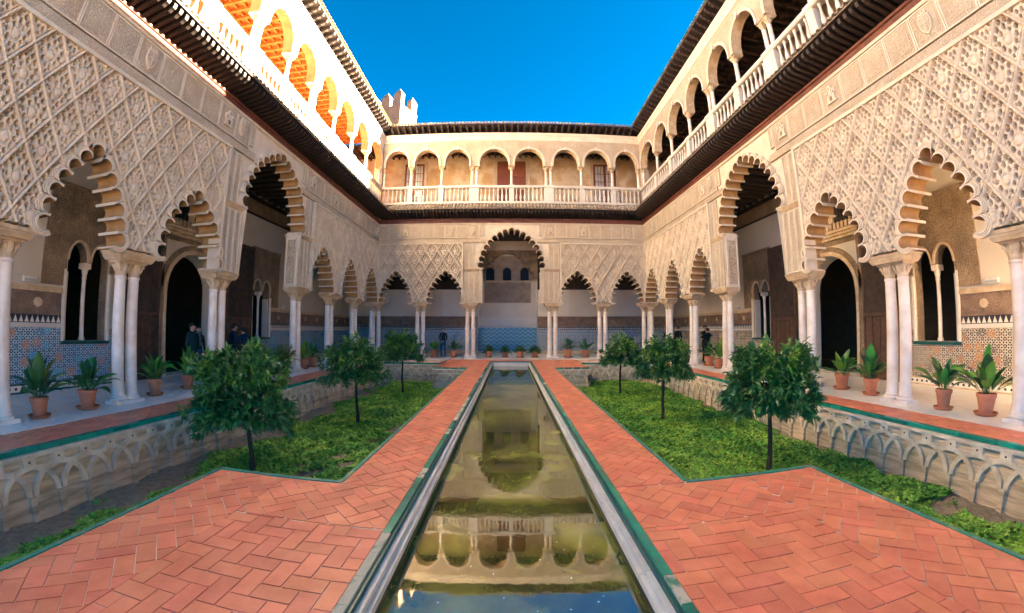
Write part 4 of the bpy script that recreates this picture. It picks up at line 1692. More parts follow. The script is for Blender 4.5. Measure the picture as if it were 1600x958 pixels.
def herring(x0, x1, y0, y1, diag, w=.15, g=.007, ox=0, oy=0):
    out = []
    L = max(x1 - x0, y1 - y0)
    N = int(L / w) + 8
    cx, cy = (x0 + x1) / 2 + ox, (y0 + y1) / 2 + oy
    ca, sa = (math.cos(PI / 4), math.sin(PI / 4)) if diag else (1, 0)
    rad = math.hypot(x1 - x0, y1 - y0) / 2 + .4
    for b in range(-N, N):
        for a in range(-2 * N, 2 * N):
            for hx, hy, bw, bh in ((0, 0, 2, 1), (2, -1, 1, 2)):
                px, py = (a + 2 * b + hx) * w, (a - 2 * b + hy) * w
                if math.hypot(px, py) > rad + .4:
                    continue
                q = [(px + g / 2, py + g / 2), (px + bw * w - g / 2, py + g / 2), (px + bw * w - g / 2, py + bh * w - g / 2), (px + g / 2, py + bh * w - g / 2)]
                q = [(cx + u * ca - v * sa, cy + u * sa + v * ca) for u, v in q]
                q = clip(q, x0 + .004, x1 - .004, y0 + .004, y1 - .004)
                if q and abs(sum(q[i][0] * q[(i + 1) % len(q)][1] - q[(i + 1) % len(q)][0] * q[i][1] for i in range(len(q)))) > .004:
                    out.append(q)
    return out


pav = []
lx, rx = PCX - PO - .005, PCX + PO + .005
pav += herring(-2.602, lx, -.6, 3.038, False) + herring(rx, 2.602, -.6, 3.038, False, ox=.07, oy=.1)
pav += herring(-3.50, -2.598, -.6, 3.94, True) + herring(2.598, 3.53, -.6, 3.94, True)
pav += herring(-2.602, lx, 3.042, 3.94, True) + herring(rx, 2.602, 3.042, 3.94, True)
pav += herring(-1.91, lx, 3.95, 21.18, True) + herring(rx, 1.84, 3.95, 21.18, True)
pav += herring(-3.42, -1.92, 16.78, 21.18, True) + herring(1.85, 3.40, 16.78, 21.18, True)
pav += herring(PCX - PO + .01, PCX + PO - .01, PEND + .12, 21.18, True)
pav += herring(-7.58, XL - .13, 1.0, 18.7, True) + herring(XR + .13, 7.73, 1.0, 18.7, True)


def paver_geo(mb, q, z):
    k = len(q)
    cx, cy = sum(a for a, b in q) / k, sum(b for a, b in q) / k
    top = [(a + (cx - a) * .018, b + (cy - b) * .018, z) for a, b in q]
    bot = [(a, b, -.03) for a, b in q]
    mb.add(top + bot, [tuple(range(k))] + [(i, k + i, k + (i + 1) % k, (i + 1) % k) for i in range(k)])


def pdist(q):
    cx, cy = sum(a for a, b in q) / len(q), sum(b for a, b in q) / len(q)
    if cy < 1.15 or abs(cx) > 1.45 * cy + 1.2:
        return 1e6
    return math.hypot(cx, cy)


pav.sort(key=pdist)
rest = MB()
for i, q in enumerate(pav):
    z = random.uniform(-.0025, .003)
    if i < 300:
        cx, cy = q[0]
        mb = MB()
        paver_geo(mb, [(a - cx, b - cy) for a, b in q], z)
        mb.build('paver', ['paver'], pv, (cx, cy, 0))
    else:
        paver_geo(rest, q, z)
stuff(rest.build('paver_field', ['paver'], pv), 'terracotta herringbone pavers farther along the walks')

# garden edging: green glazed strips along the walks and gallery edges
eg = MB()
for q in ((-3.555, -3.505, -2, 3.97), (3.535, 3.585, -2, 3.97), (-3.554, -1.935, 3.95, 4.0), (1.865, 3.584, 3.95, 4.0),
          (-1.96, -1.915, 4.001, 16.74), (1.845, 1.89, 4.001, 16.74)):
    eg.box(q[0], q[1], q[2], q[3], -.3, .006)
eg.build('edge_strip', ['green_edge'], pv)
te = MB()
te.box(-.16, .16, -.055, .055, -.07, 0)
tm = te.mesh('edge_tile', ['green_tile'])
te = MB()
te.box(-.055, .055, -.16, .16, -.07, 0)
tm2 = te.mesh('edge_tile', ['green_tile'])
for k in range(int((18.9 + .5) / .326)):
    y = -.3 + .326 * k
    link('edge_tile', tm2, pv, (XL - .06, y, .002))
    link('edge_tile', tm2, pv, (XR + .06, y, .002))
for x0, x1, y in ((XL + .05, -3.5, YF + .06), (3.48, XR - .05, YF + .06), (-3.45, -1.98, 16.81), (1.92, 3.43, 16.81)):
    k = int((x1 - x0) / .326)
    for i in range(k):
        link('edge_tile', tm, pv, (x0 + (x1 - x0) * (i + .5) / k, y, .0025))

# ------------------------------------------------------------------ pool
PW = .915
bs = MB()
for sg in (-1, 1):
    a, b = sorted((PCX + sg * PW, PCX + sg * (PI_ - .01)))
    bs.box(a, b, -1.2, PEND - .1, -.9, -.152, 0)
bs.box(PCX - PW, PCX + PW, PEND - .2, PEND - .05, -.9, -.26, 0)
bs.box(PCX - PW, PCX + PW, -1.2, PEND, -.92, -.9, 0)
pool = struct(bs.build('pool', ['pool_floor']))
te = MB()
te.box(-.035, .035, -.155, .155, -.05, .004)
tn, tw_ = te.mesh('glazed_tile', ['green_tile']), te.mesh('glazed_tile', ['green_tile_worn'])
for sg in (-1, 1):
    for k in range(66):
        y = .0 + .314 * k
        if y > PEND - .1:
            break
        worn = (sg < 0 and (y < 3.0 or 7 < y < 9.5 or 13.2 < y < 14.4 or random.random() < .08)) or (sg > 0 and random.random() < .05)
        link('glazed_tile', tw_ if worn else tn, pool, (PCX + sg * (PO + PI_) / 2, y, 0))
te = MB()
te.box(-.155, .155, -.035, .035, -.05, .004)
tn2 = te.mesh('glazed_tile', ['green_tile'])
for k in range(7):
    link('glazed_tile', tn2, pool, (PCX - .94 + .314 * k, PEND + .035, 0))
sd = MB()
for sg in (-1, 1):
    a, b = sorted((PCX + sg * PI_, PCX + sg * (PI_ - .032)))
    sd.box(a, b, -1, PEND, -.07, -.018, 0)
sd.box(PCX - PI_, PCX + PI_, PEND - .012, PEND, -.06, -.002, 0)
sd.build('tile_riser', ['green_side'], pool)
cs = MB()
cs.box(-.0225, .0225, -.62, .62, -.14, 0)
c1 = cs.mesh('coping_stone', ['coping'])
cs = MB()
cs.box(-.0175, .0175, -.62, .62, -.055, 0)
c2 = cs.mesh('coping_stone', ['coping'])
for sg in (-1, 1):
    for k in range(17):
        y = -.6 + 1.245 * k
        if y > PEND - .3:
            break
        link('coping_stone', c1, pool, (PCX + sg * (PI_ - .034 - .023), y, -.055))
        link('coping_stone', c2, pool, (PCX + sg * (PI_ - .034 - .0465 - .0185), y + .02, -.095))
cs = MB()
cs.box(-PI_ + .083, PI_ - .083, -.055, .055, -.14, 0)
cs.box(-PW, PW, -.122, -.056, -.2, -.04)
cs.build('coping_stone', ['coping'], pool, (PCX, PEND - .07, -.055))
wt = MB()
wt.add([(PCX - PW - .02, -1.2, -.235), (PCX + PW + .02, -1.2, -.235), (PCX + PW + .02, PEND - .15, -.235), (PCX - PW - .02, PEND - .15, -.235)], [(0, 1, 2, 3)])
struct(wt.build('pool_water', ['pool_water']))
sp = MB()
for k in range(70):
    x, y, r = PCX + random.uniform(-.8, .8), 1.2 + 9 * random.random() ** 1.5, random.uniform(.004, .012)
    a = random.random() * 6
    sp.add([(x + math.cos(a + q * PI / 2) * r * (1 if q % 2 else .6), y + math.sin(a + q * PI / 2) * r * (1 if q % 2 else .6), -.2335) for q in range(4)], [(0, 1, 2, 3)])
stuff(sp.build('floating_petals', ['cloth_white']), 'tiny pale petals and specks floating on the pool water')

# ------------------------------------------------------------------ walls of the sunken gardens with interlaced blind arches
RIBP = .455


def arc_mesh(dep):
    mb = MB()
    r0, r1, n = .372, .444, 14
    vs, fs = [], []
    for k in range(n + 1):
        a = PI * k / n
        for r, d in ((r0, 0), (r1, 0), (r1, -dep), (r0, -dep)):
            vs.append((-math.cos(a) * r, d, math.sin(a) * r * .98))
    for k in range(n):
        for j in range(4):
            j2 = (j + 1) % 4
            fs.append((4 * k + j, 4 * k + j2, 4 * k + 4 + j2, 4 * k + 4 + j))
    mb.add(vs, fs)
    return mb.mesh('blind_arch', ['garden_rib'], 30)


ARC = [arc_mesh(.068), arc_mesh(.062)]
_m = MB(); _m.box(-.042, .042, -.058, 0, -1.02, -.655); LEG = _m.mesh('blind_pier', ['garden_plaster'])
_m = MB(); _m.box(-.09, .09, -.064, 0, -.27, -.125); _m.lathe([(.018, -.0002), (.018, .0002)], 8, (0, 0), 1)
_m.v[-16:] = [(x, -.0655 - z, y - .185) for x, y, z in _m.v[-16:]]
BLK = _m.mesh('panel_block', ['garden_rib', 'trim_dark'])
_m = MB(); _m.box(-.125, .125, -.035, 0, -.085, 0); GBR = _m.mesh('brick', ['garden_brick'])


def garden_wall(label, org, rz, length, ribs_from=0.0, bricks=False):
    """local x runs along the wall, y = into the bank, garden on the -y side; top at z = -.01"""
    t = thing('garden_wall', label, 'wall', org, rz, 'arcaded walls of the sunken gardens')
    mb = MB()
    mb.box(0, length, 0, .09, -1.2, -.075, 0)
    mb.build('wall_body', ['garden_plaster'], t)
    mb = MB()
    mb.box(0, length, -.072, 0, -.125, -.075, 0)
    mb.box(0, length, -.058, 0, -.278, -.262, 0)
    mb.build('wall_coping', ['garden_rib'], t)
    k0 = int(ribs_from / RIBP)
    n = int(length / RIBP)
    for k in range(k0, n + 1):
        x = k * RIBP + (length - n * RIBP) / 2
        if .45 < x < length - .45:
            link('blind_arch', ARC[k % 2], t, (x, 0, -.66))
        link('blind_pier', LEG, t, (min(max(x, .05), length - .05), 0, 0))
        link('panel_block', BLK, t, (min(max(x, .1), length - .1), 0, 0))
    if bricks:
        for j in range(5):
            z = -.58 - .095 * j
            for i in range(int(length / .27)):
                if random.random() < .82:
                    link('brick', GBR, t, (.13 + .27 * i + (.13 if j % 2 else 0) * .9, .012, z))
    return t


L_ = 18.9 + 1.0
garden_wall('long arcaded garden wall under the left gallery edge', (XL, -1.0, 0), R(90), L_, 2.2)
garden_wall('long arcaded garden wall under the right gallery edge', (XR, YF, 0), R(-90), L_)
garden_wall('far arcaded garden wall of the left garden behind the small tree', (XL, YF, 0), 0, -3.45 - XL, 0, True)
garden_wall('far arcaded garden wall of the right garden behind the small tree', (3.43, YF, 0), 0, XR - 3.43, 0, True)
garden_wall('short arcaded wall under the terrace left of the pool end', (-3.45, 16.75, 0), 0, 1.5)
garden_wall('short arcaded wall under the terrace right of the pool end', (1.88, 16.75, 0), 0, 1.55)
garden_wall('side wall of the terrace facing the left garden', (-3.45, YF, 0), R(-90), YF - 16.75)
garden_wall('side wall of the terrace facing the right garden', (3.43, 16.75, 0), R(90), YF - 16.75)

# soil of the sunken gardens


def soil_patch(x0, x1, y0, y1, nm):
    nx, ny = max(2, int((x1 - x0) / .25)), max(2, int((y1 - y0) / .25))
    X, Y = np.meshgrid(np.linspace(x0, x1, nx), np.linspace(y0, y1, ny), indexing='ij')
    Z = -1.0 + .03 * np.sin(X * 3.1 + Y * 1.7) + .025 * np.sin(Y * 4.3 - X * 2.2) + RNG.normal(0, .012, X.shape)
    idx = np.arange(nx * ny).reshape(nx, ny)
    Fq = np.stack([idx[:-1, :-1], idx[1:, :-1], idx[1:, 1:], idx[:-1, 1:]], -1).reshape(-1, 4)
    me = mesh_np(nm, np.stack([X, Y, Z], -1).reshape(-1, 3), Fq, ['soil'])
    me.shade_smooth()
    return struct(link(nm, me))


soil_patch(XL + .0, -1.93, -1, YF, 'garden_soil')
soil_patch(1.86, XR, -1, YF, 'garden_soil')


# ------------------------------------------------------------------ leafy ground cover of the sunken gardens
def cover(name, rects, dens, bare, seed, zbase=-1.0, tall=.13):
    rng = np.random.default_rng(seed)
    P = []
    for x0, x1, y0, y1 in rects:
        n = int((x1 - x0) * (y1 - y0) * dens)
        p = np.stack([rng.uniform(x0, x1, n), rng.uniform(y0, y1, n)], 1)
        P.append(p)
    P = np.concatenate(P)
    x, y = P[:, 0], P[:, 1]
    f = (np.sin(x * 2.3 + 1.3 * np.sin(y * 1.1)) + np.sin(y * 1.9 + 1.7 * np.sin(x * 1.3 + seed)) + .6 * np.sin(x * 5.1 + y * 4.3 + seed) + .5 * np.sin(x * 8.3 - y * 7.1)) / 3.1
    ed = bare(x, y)
    keep = f + ed + rng.normal(0, .10, len(x)) > -.05
    x, y, f, ed = x[keep], y[keep], f[keep], ed[keep]
    n = len(x)
    h = zbase + .03 + tall * np.clip(.35 + .65 * f + .35 * ed, .12, 1.25) * rng.uniform(.5, 1.15, n)
    sz = rng.uniform(.024, .050, n)
    an = rng.uniform(0, 2 * PI, n)
    tx, ty = rng.normal(0, .45, n), rng.normal(0, .45, n)
    c = np.stack([x, y, h], 1)
    a = np.stack([np.cos(an), np.sin(an), tx], 1) * sz[:, None]
    b = np.stack([-np.sin(an), np.cos(an), ty], 1) * sz[:, None] * .62
    V = np.stack([c - a, c - b, c + a, c + b], 1).reshape(-1, 3)
    Fq = np.arange(4 * n).reshape(n, 4)
    me = mesh_np(name, V, Fq, ['cover'])
    return stuff(link(name, me))


def bare_left(x, y):
    wall = np.clip((x - (XL + .75)) / .8, -1.3, .55)
    path = -np.clip(1 - (-2.05 - x) / .9, 0, 1) * .35 * np.clip(1 - np.abs(y - 7.5) / 3.5, 0, 1)
    patch = -.75 * np.exp(-(((x + 2.9) / .9) ** 2 + ((y - 8.0) / 1.9) ** 2))
    return wall + path + patch + .12


def bare_right(x, y):
    wall = np.clip((XR - .45 - x) / .7, -1.3, .75)
    return wall + .28


def bare_strip(sg):
    def fn(x, y):
        e = (x + 3.6) if sg < 0 else (3.6 - x)
        wall = (x - (XL + .85)) if sg < 0 else (XR - .7 - x)
        return np.clip(wall * 1.5, -1.5, .5) + .10 - .35 * np.clip(2.2 - y, 0, 1) - .25 * (np.sin(y * 3.7) > .5)
    return fn


stuff_l = cover('ground_cover', [(XL + .05, -2.0, 4.02, YF - .1)], 2300, bare_left, 3)
stuff_l['label'] = 'patchy leafy green ground cover in the left sunken garden'
stuff_r = cover('ground_cover', [(1.92, XR - .05, 4.02, YF - .1)], 2600, bare_right, 5)
stuff_r['label'] = 'dense leafy green ground cover in the right sunken garden'
o = cover('ground_cover', [(XL + .05, -3.58, .9, 4.02)], 2600, bare_strip(-1), 8)
o['label'] = 'thin strip of leafy green plants beside the left terrace edge'
o = cover('ground_cover', [(3.61, XR - .05, .9, 4.02)], 2900, bare_strip(1), 9)
o['label'] = 'thin strip of leafy green plants beside the right terrace edge'


# ------------------------------------------------------------------ small orange trees
def leaves_mesh(name, C, T, N, ln, wd, mats, mi, fold=.25):
    """leaf = two quads folded along the midrib; C base points, T direction, N up vector"""
    n = len(C)
    S = np.cross(T, N)
    S /= np.linalg.norm(S, axis=1, keepdims=True) + 1e-9
    N2 = np.cross(S, T)
    m1 = C + T * ln[:, None] * .45 - N2 * ln[:, None] * .02
    tip = C + T * ln[:, None] - N2 * ln[:, None] * .16
    l1 = C + T * ln[:, None] * .42 + S * wd[:, None] * .5 + N2 * wd[:, None] * fold
    r1 = C + T * ln[:, None] * .42 - S * wd[:, None] * .5 + N2 * wd[:, None] * fold
    V = np.stack([C, m1, tip, l1, r1], 1).reshape(-1, 3)
    k = np.arange(n)[:, None] * 5
    Fq = np.concatenate([k + np.array([[0, 3, 2, 1]]), k + np.array([[0, 1, 2, 4]])], 1).reshape(-1, 4)
    return mesh_np(name, V, Fq, mats, np.repeat(mi, 2))


def orange_tree(label, x, y, zg, cx, rx, z0, z1, n, seed, leaf=.115):
    rng = np.random.default_rng(seed)
    t = thing('orange_tree', label, 'tree', (x, y, zg), 0, 'small orange trees in the sunken gardens')
    H0, H1 = z0 - zg, z1 - zg
    hc = H0 + (H1 - H0) * .38
    tr = MB()
    pts = [(0, 0, 0), (.015, .01, .3), (-.01, .0, hc * .45), (cx * .3, .02, hc * .72), (cx * .6, 0, hc)]
    tr.tube(pts, [.058, .045, .04, .037, .034], 9)
    brs = []
    for k in range(9):
        a = 2 * PI * k / 9 + rng.uniform(-.3, .3)
        e = rng.uniform(.45, .8)
        p0 = Vector((cx * .55, 0, hc * rng.uniform(.84, 1.0)))
        p2 = Vector((cx + math.cos(a) * rx * e, math.sin(a) * rx * e, H0 + (H1 - H0) * rng.uniform(.35, .85)))
        p1 = (p0 + p2) / 2 + Vector((0, 0, .10))
        tr.tube([p0, p1, p2], [.022, .015, .006], 6)
        brs.append(p2)
    tr.build('trunk', ['bark'], t, smooth=60)
    # leaf sprays: cluster centres on a lumpy dome, denser in the outer shell
    nc = n // 26
    C, T, N, mi = [], [], [], []
    for k in range(nc):
        u = rng.normal(0, 1, 3)
        u /= np.linalg.norm(u)
        if u[2] < -.55:
            u[2] = -u[2]
        rr = rng.uniform(.35, 1.12) ** .5
        lump = 1 + .16 * math.sin(3 * math.atan2(u[1], u[0]) + seed) + .07 * math.sin(5 * u[2] * 2 + seed * 1.7)
        hz = (H1 - H0) * (.62 if u[2] > 0 else .40)
        c = np.array([cx + u[0] * rx * .92 * rr * lump, u[1] * rx * .92 * rr * lump, H0 + (H1 - H0) * .40 + u[2] * hz * rr * lump * .95])
        out = np.array([u[0], u[1], .25 + .5 * u[2]])
        out /= np.linalg.norm(out)
        m = 26
        st = rng.uniform(0, 1, m)
        ax = out * .16 * rx
        base = c + np.outer(st - .5, ax) + rng.normal(0, .035 * rx, (m, 3))
        d = out * rng.uniform(.35, 1.0, (m, 1)) + rng.normal(0, .55, (m, 3)) + np.array([0, 0, -.22])
        d /= np.linalg.norm(d, axis=1, keepdims=True)
        up = np.array([0, 0, 1.0]) + rng.normal(0, .35, (m, 3))
        C.append(base); T.append(d); N.append(up)
        young = (u[2] > .35 and rng.random() < .4)
        mi.append(np.full(m, 1 if young else 0))
    C, T, N, mi = map(np.concatenate, (C, T, N, mi))
    ln = rng.uniform(.75, 1.25, len(C)) * leaf
    me = leaves_mesh('crown', C, T, N, ln, ln * rng.uniform(.30, .42, len(C)), ['leaf_tree', 'leaf_tree_young'], mi)
    link('crown', me, t)
    return t


orange_tree('largest left orange tree with drooping dark leaves nearest the camera', -4.75, 6.2, -.98, -.16, .88, -.42, 1.28, 7600, 1, .145)
orange_tree('middle left orange tree with a dense dome crown on a thin dark stem', -4.28, 10.2, -.98, -.08, .86, -.05, 1.34, 7000, 2, .13)
orange_tree('far left orange tree with a light airy crown before the far wall', -4.35, 15.0, -.98, .02, .84, .20, 1.44, 5600, 3, .13)
orange_tree('largest right orange tree with a flat topped dark crown nearest the camera', 4.66, 6.25, -.98, -.10, .84, -.10, 1.34, 7800, 4, .14)
orange_tree('middle right orange tree with a thick rounded crown on a dark stem', 4.2, 10.4, -.98, .05, .80, .0, 1.36, 7000, 5, .125)
orange_tree('far right orange tree with a small crown before the far wall', 4.2, 14.7, -.98, .06, .78, .08, 1.30, 5800, 6, .125)


# ------------------------------------------------------------------ potted plants
def pot_meshes(r, h, colr='pot'):
    p = MB()
    p.lathe([(r * .66, .03), (r * .70, .05), (r * .93, h * .80), (r * .95, h * .80), (r * 1.02, h * .82), (r * 1.03, h * .98), (r * .98, h), (r * .90, h), (r * .88, h * .90), (r * .05, h * .90)], 20)
    s = MB()
    s.lathe([(r * .95, .0), (r * 1.05, .01), (r * 1.22, .055), (r * 1.24, .065), (r * 1.17, .065), (r * 1.02, .025), (.01, .022)], 22)
    return p.mesh('pot', [colr], 35), s.mesh('saucer', ['saucer'], 35)


def blade(L, w, lean, droop, twist, material):
    """one broad upright leaf on a thin stalk, along +x lean"""
    mb = MB()
    n = 9
    pts = []
    x, z, a = 0.0, 0.0, PI / 2 - lean
    for k in range(n + 1):
        t = k / n
        pts.append((x, z, a))
        x += math.cos(a) * L / n
        z += math.sin(a) * L / n
        a -= droop / n * (0.1 + 1.9 * t * t * 1.4)
    vs = []
    for k, (x, z, a) in enumerate(pts):
        t = k / n
        prof = .05 if t < .3 else math.sin(min(1.0, (t - .27) / .73) * PI) ** .85
        hw = max(w * prof * .5, .006 if k < n else .001)
        nx, nz = -math.sin(a), math.cos(a)
        tw = twist * t
        for sg in (-1, 0, 1):
            lift = abs(sg) * hw * .35
            vs.append((x + nx * lift * 1.0, sg * hw * math.cos(tw), z + nz * lift + sg * hw * math.sin(tw)))
    fs = []
    for k in range(n):
        for j in range(2):
            fs.append((3 * k + j, 3 * k + 3 + j, 3 * k + 4 + j, 3 * k + 1 + j))
    mb.add(vs, fs)
    return mb


def aspidistra(label, x, y, z, r, h, nl, Lmax, material, seed, tall=0, fine=True, tilt=1.0):
    rng = random.Random(seed)
    t = thing('potted_plant', label, 'potted plant', (x, y, z), 0, 'potted plants along the gallery edges')
    pm, sm = pot_meshes(r, h)
    link('pot', pm, t, (0, 0, .02))
    link('saucer', sm, t)
    whole = MB()
    nl = int(nl * 1.25)
    for k in range(nl):
        az = 2 * PI * k / nl * 2.4 + rng.uniform(-.4, .4)
        up = k < nl * .35
        L = Lmax * rng.uniform(.62, 1.05) * (1.0 if up else .95)
        lean = rng.uniform(.05, .35) if up else rng.uniform(.45, 1.05) * tilt
        droop = rng.uniform(.2, .8) if up else rng.uniform(.9, 1.9)
        if k < tall:
            L, lean, droop = Lmax * 1.12, rng.uniform(.0, .12), .15
        mb = blade(L, L * rng.uniform(.21, .30), lean, droop, rng.uniform(-.5, .5), material)
        px, py = math.cos(az) * r * .35 * rng.random(), math.sin(az) * r * .35 * rng.random()
        mm = material
        if isinstance(material, tuple):
            mm = material[k % len(material)]
        if fine:
            link('leaf', mb.mesh('leaf', [mm], 60), t, (px, py, h * .92), (0, 0, az))
        else:
            ca, sa = math.cos(az), math.sin(az)
            mb.v = [(px + a * ca - b * sa, py + a * sa + b * ca, c + h * .92) for a, b, c in mb.v]
            whole.add(mb.v, mb.f)
    if not fine:
        whole.build('foliage', [material if isinstance(material, str) else material[0]], t, smooth=60)
    return t


def fern(label, x, y, z, r, h, rad, material, seed, up=.45):
    """pot with a mop of arching feathery fronds"""
    rng = np.random.default_rng(seed)
    t = thing('potted_plant', label, 'potted plant', (x, y, z), 0, 'potted plants along the gallery edges')
    pm, sm = pot_meshes(r, h)
    link('pot', pm, t, (0, 0, .02))
    link('saucer', sm, t)
    C, T, N = [], [], []
    for k in range(46):
        az, el = rng.uniform(0, 2 * PI), rng.uniform(.15, 1.45)
        L = rad * rng.uniform(.75, 1.1) * (1 + .25 * (el > 1.1))
        for j in range(13):
            s = (j + 1) / 13
            e = el - 1.5 * s * s * (1 - el / 2.4)
            px = math.cos(el) * L * s * (1 - .12 * s)
            pz = h * .95 + math.sin(el) * L * s + up * rad * s * .4 - L * .55 * s * s
            for sg in (-1, 1):
                C.append((px * math.cos(az), px * math.sin(az), pz))
                d = np.array([math.cos(az) * .5 - sg * math.sin(az), math.sin(az) * .5 + sg * math.cos(az), -.25 + rng.normal(0, .2)])
                T.append(d / np.linalg.norm(d))
                N.append((rng.normal(0, .2), rng.normal(0, .2), 1.0))
    C, T, N = map(np.array, (C, T, N))
    ln = rng.uniform(.8, 1.2, len(C)) * rad * .17
    me = leaves_mesh('fronds', C, T, N, ln, ln * .42, [material], np.zeros(len(C), int))
    link('fronds', me, t)
    return t


PB = .13
aspidistra('grey clay pot with upright dark blades, leftmost on the left gallery', -8.34, 4.52, 0, 0.167, 0.356, 20, 0.77, ('leaf_dark', 'leaf_dark', 'leaf_mid'), 21, 1)
aspidistra('reddish clay pot with arching dark blades left of the nearest whole left column pair', -8.40, 5.58, 0, 0.190, 0.367, 21, 0.79, ('leaf_dark', 'leaf_mid', 'leaf_dark'), 22, 0, tilt=1.2)
aspidistra('brown clay pot with bright green bushy blades right of the nearest whole left column pair', -8.58, 7.52, 0, 0.172, 0.389, 27, 0.67, ('leaf_mid', 'leaf_bright', 'leaf_mid'), 23)
aspidistra('clay pot with tall yellowish green blades partly behind the largest left tree', -8.68, 8.75, 0, 0.172, 0.367, 20, 0.77, ('leaf_mid', 'leaf_bright'), 24, 1)
aspidistra('clay pot with spreading pointed blades partly behind the largest right tree', 8.80, 8.63, 0, 0.196, 0.410, 21, 0.74, ('leaf_mid', 'leaf_mid', 'leaf_bright'), 25, 0, tilt=1.2)
aspidistra('clay pot with tall bushy green blades left of the nearest whole right column pair', 8.69, 7.55, 0, 0.178, 0.389, 27, 0.82, ('leaf_mid', 'leaf_dark', 'leaf_mid'), 26, 1)
aspidistra('narrow clay pot with thin dark leaning blades right of the nearest whole right column pair', 8.43, 5.42, 0, 0.161, 0.389, 18, 0.77, ('leaf_dark', 'leaf_mid'), 27, 0, tilt=.9)
aspidistra('rightmost clay pot with the tallest yellow green upright blade', 8.54, 4.58, 0, 0.184, 0.389, 24, 0.87, ('leaf_mid', 'leaf_dark', 'leaf_bright'), 28, 1)
aspidistra('small clay pot with bright wide blades right of the left carved pier', -8.55, 14.85, 0, 0.184, 0.389, 16, 0.79, 'leaf_bright', 31, 1, False)
aspidistra('wider clay pot with green blades beside the bright one, left gallery', -8.62, 15.75, 0, 0.218, 0.432, 18, 0.70, 'leaf_mid', 32, 0, False)
aspidistra('clay pot with dark blades at the feet of the embracing pair, right gallery', 8.86, 16.3, 0, 0.218, 0.410, 18, 0.79, 'leaf_dark', 33, 1, False)
aspidistra('orange clay pot with bright yellow green blades beside the right carved pier', 8.68, 15.1, 0, 0.196, 0.389, 17, 0.84, 'leaf_bright', 34, 1, False)
fern('clay pot with a mop of yellow green feathery fronds behind the largest left tree', -8.45, 13.25, 0, .19, .42, .62, 'leaf_yellow', 35, 1.3)
fern('clay pot with green feathery fronds just behind the top of the largest left tree', -8.5, 12.2, 0, .18, .40, .58, 'leaf_bright', 36, 1.2)
aspidistra('clay pot with yellowish upright blades left of the standing guard', -4.6, 22.75, 0, 0.230, 0.410, 18, 0.79, 'leaf_bright', 41, 0, False)
aspidistra('clay pot with dark blades right of the standing guard', -3.45, 22.85, 0, 0.218, 0.389, 18, 0.77, 'leaf_dark', 42, 1, False)
fern('leftmost of the four fern pots in front of the blue tiled niche', -1.36, 22.75, 0, .20, .36, .52, 'leaf_fern', 43)
fern('second fern pot from the left in front of the blue tiled niche', -.37, 22.8, 0, .19, .30, .50, 'leaf_fern', 44)
fern('third fern pot from the left in a pale pot before the blue niche', .52, 22.8, 0, .21, .36, .50, 'leaf_fern', 45)
fern('rightmost of the four fern pots in front of the blue tiled niche', 1.40, 22.75, 0, .20, .34, .54, 'leaf_fern', 46)
aspidistra('clay pot with dark pointed blades right of the niche columns', 3.4, 22.85, 0, 0.230, 0.432, 20, 0.87, 'leaf_dark', 47, 1, False)
aspidistra('clay pot with dark green blades left of the far right column pair', 4.45, 22.9, 0, 0.218, 0.410, 18, 0.79, 'leaf_dark', 48, 1, False)
aspidistra('clay pot with green blades half hidden by the middle right tree crown', 8.75, 18.4, 0, 0.207, 0.389, 17, 0.74, 'leaf_mid', 49, 0, False)


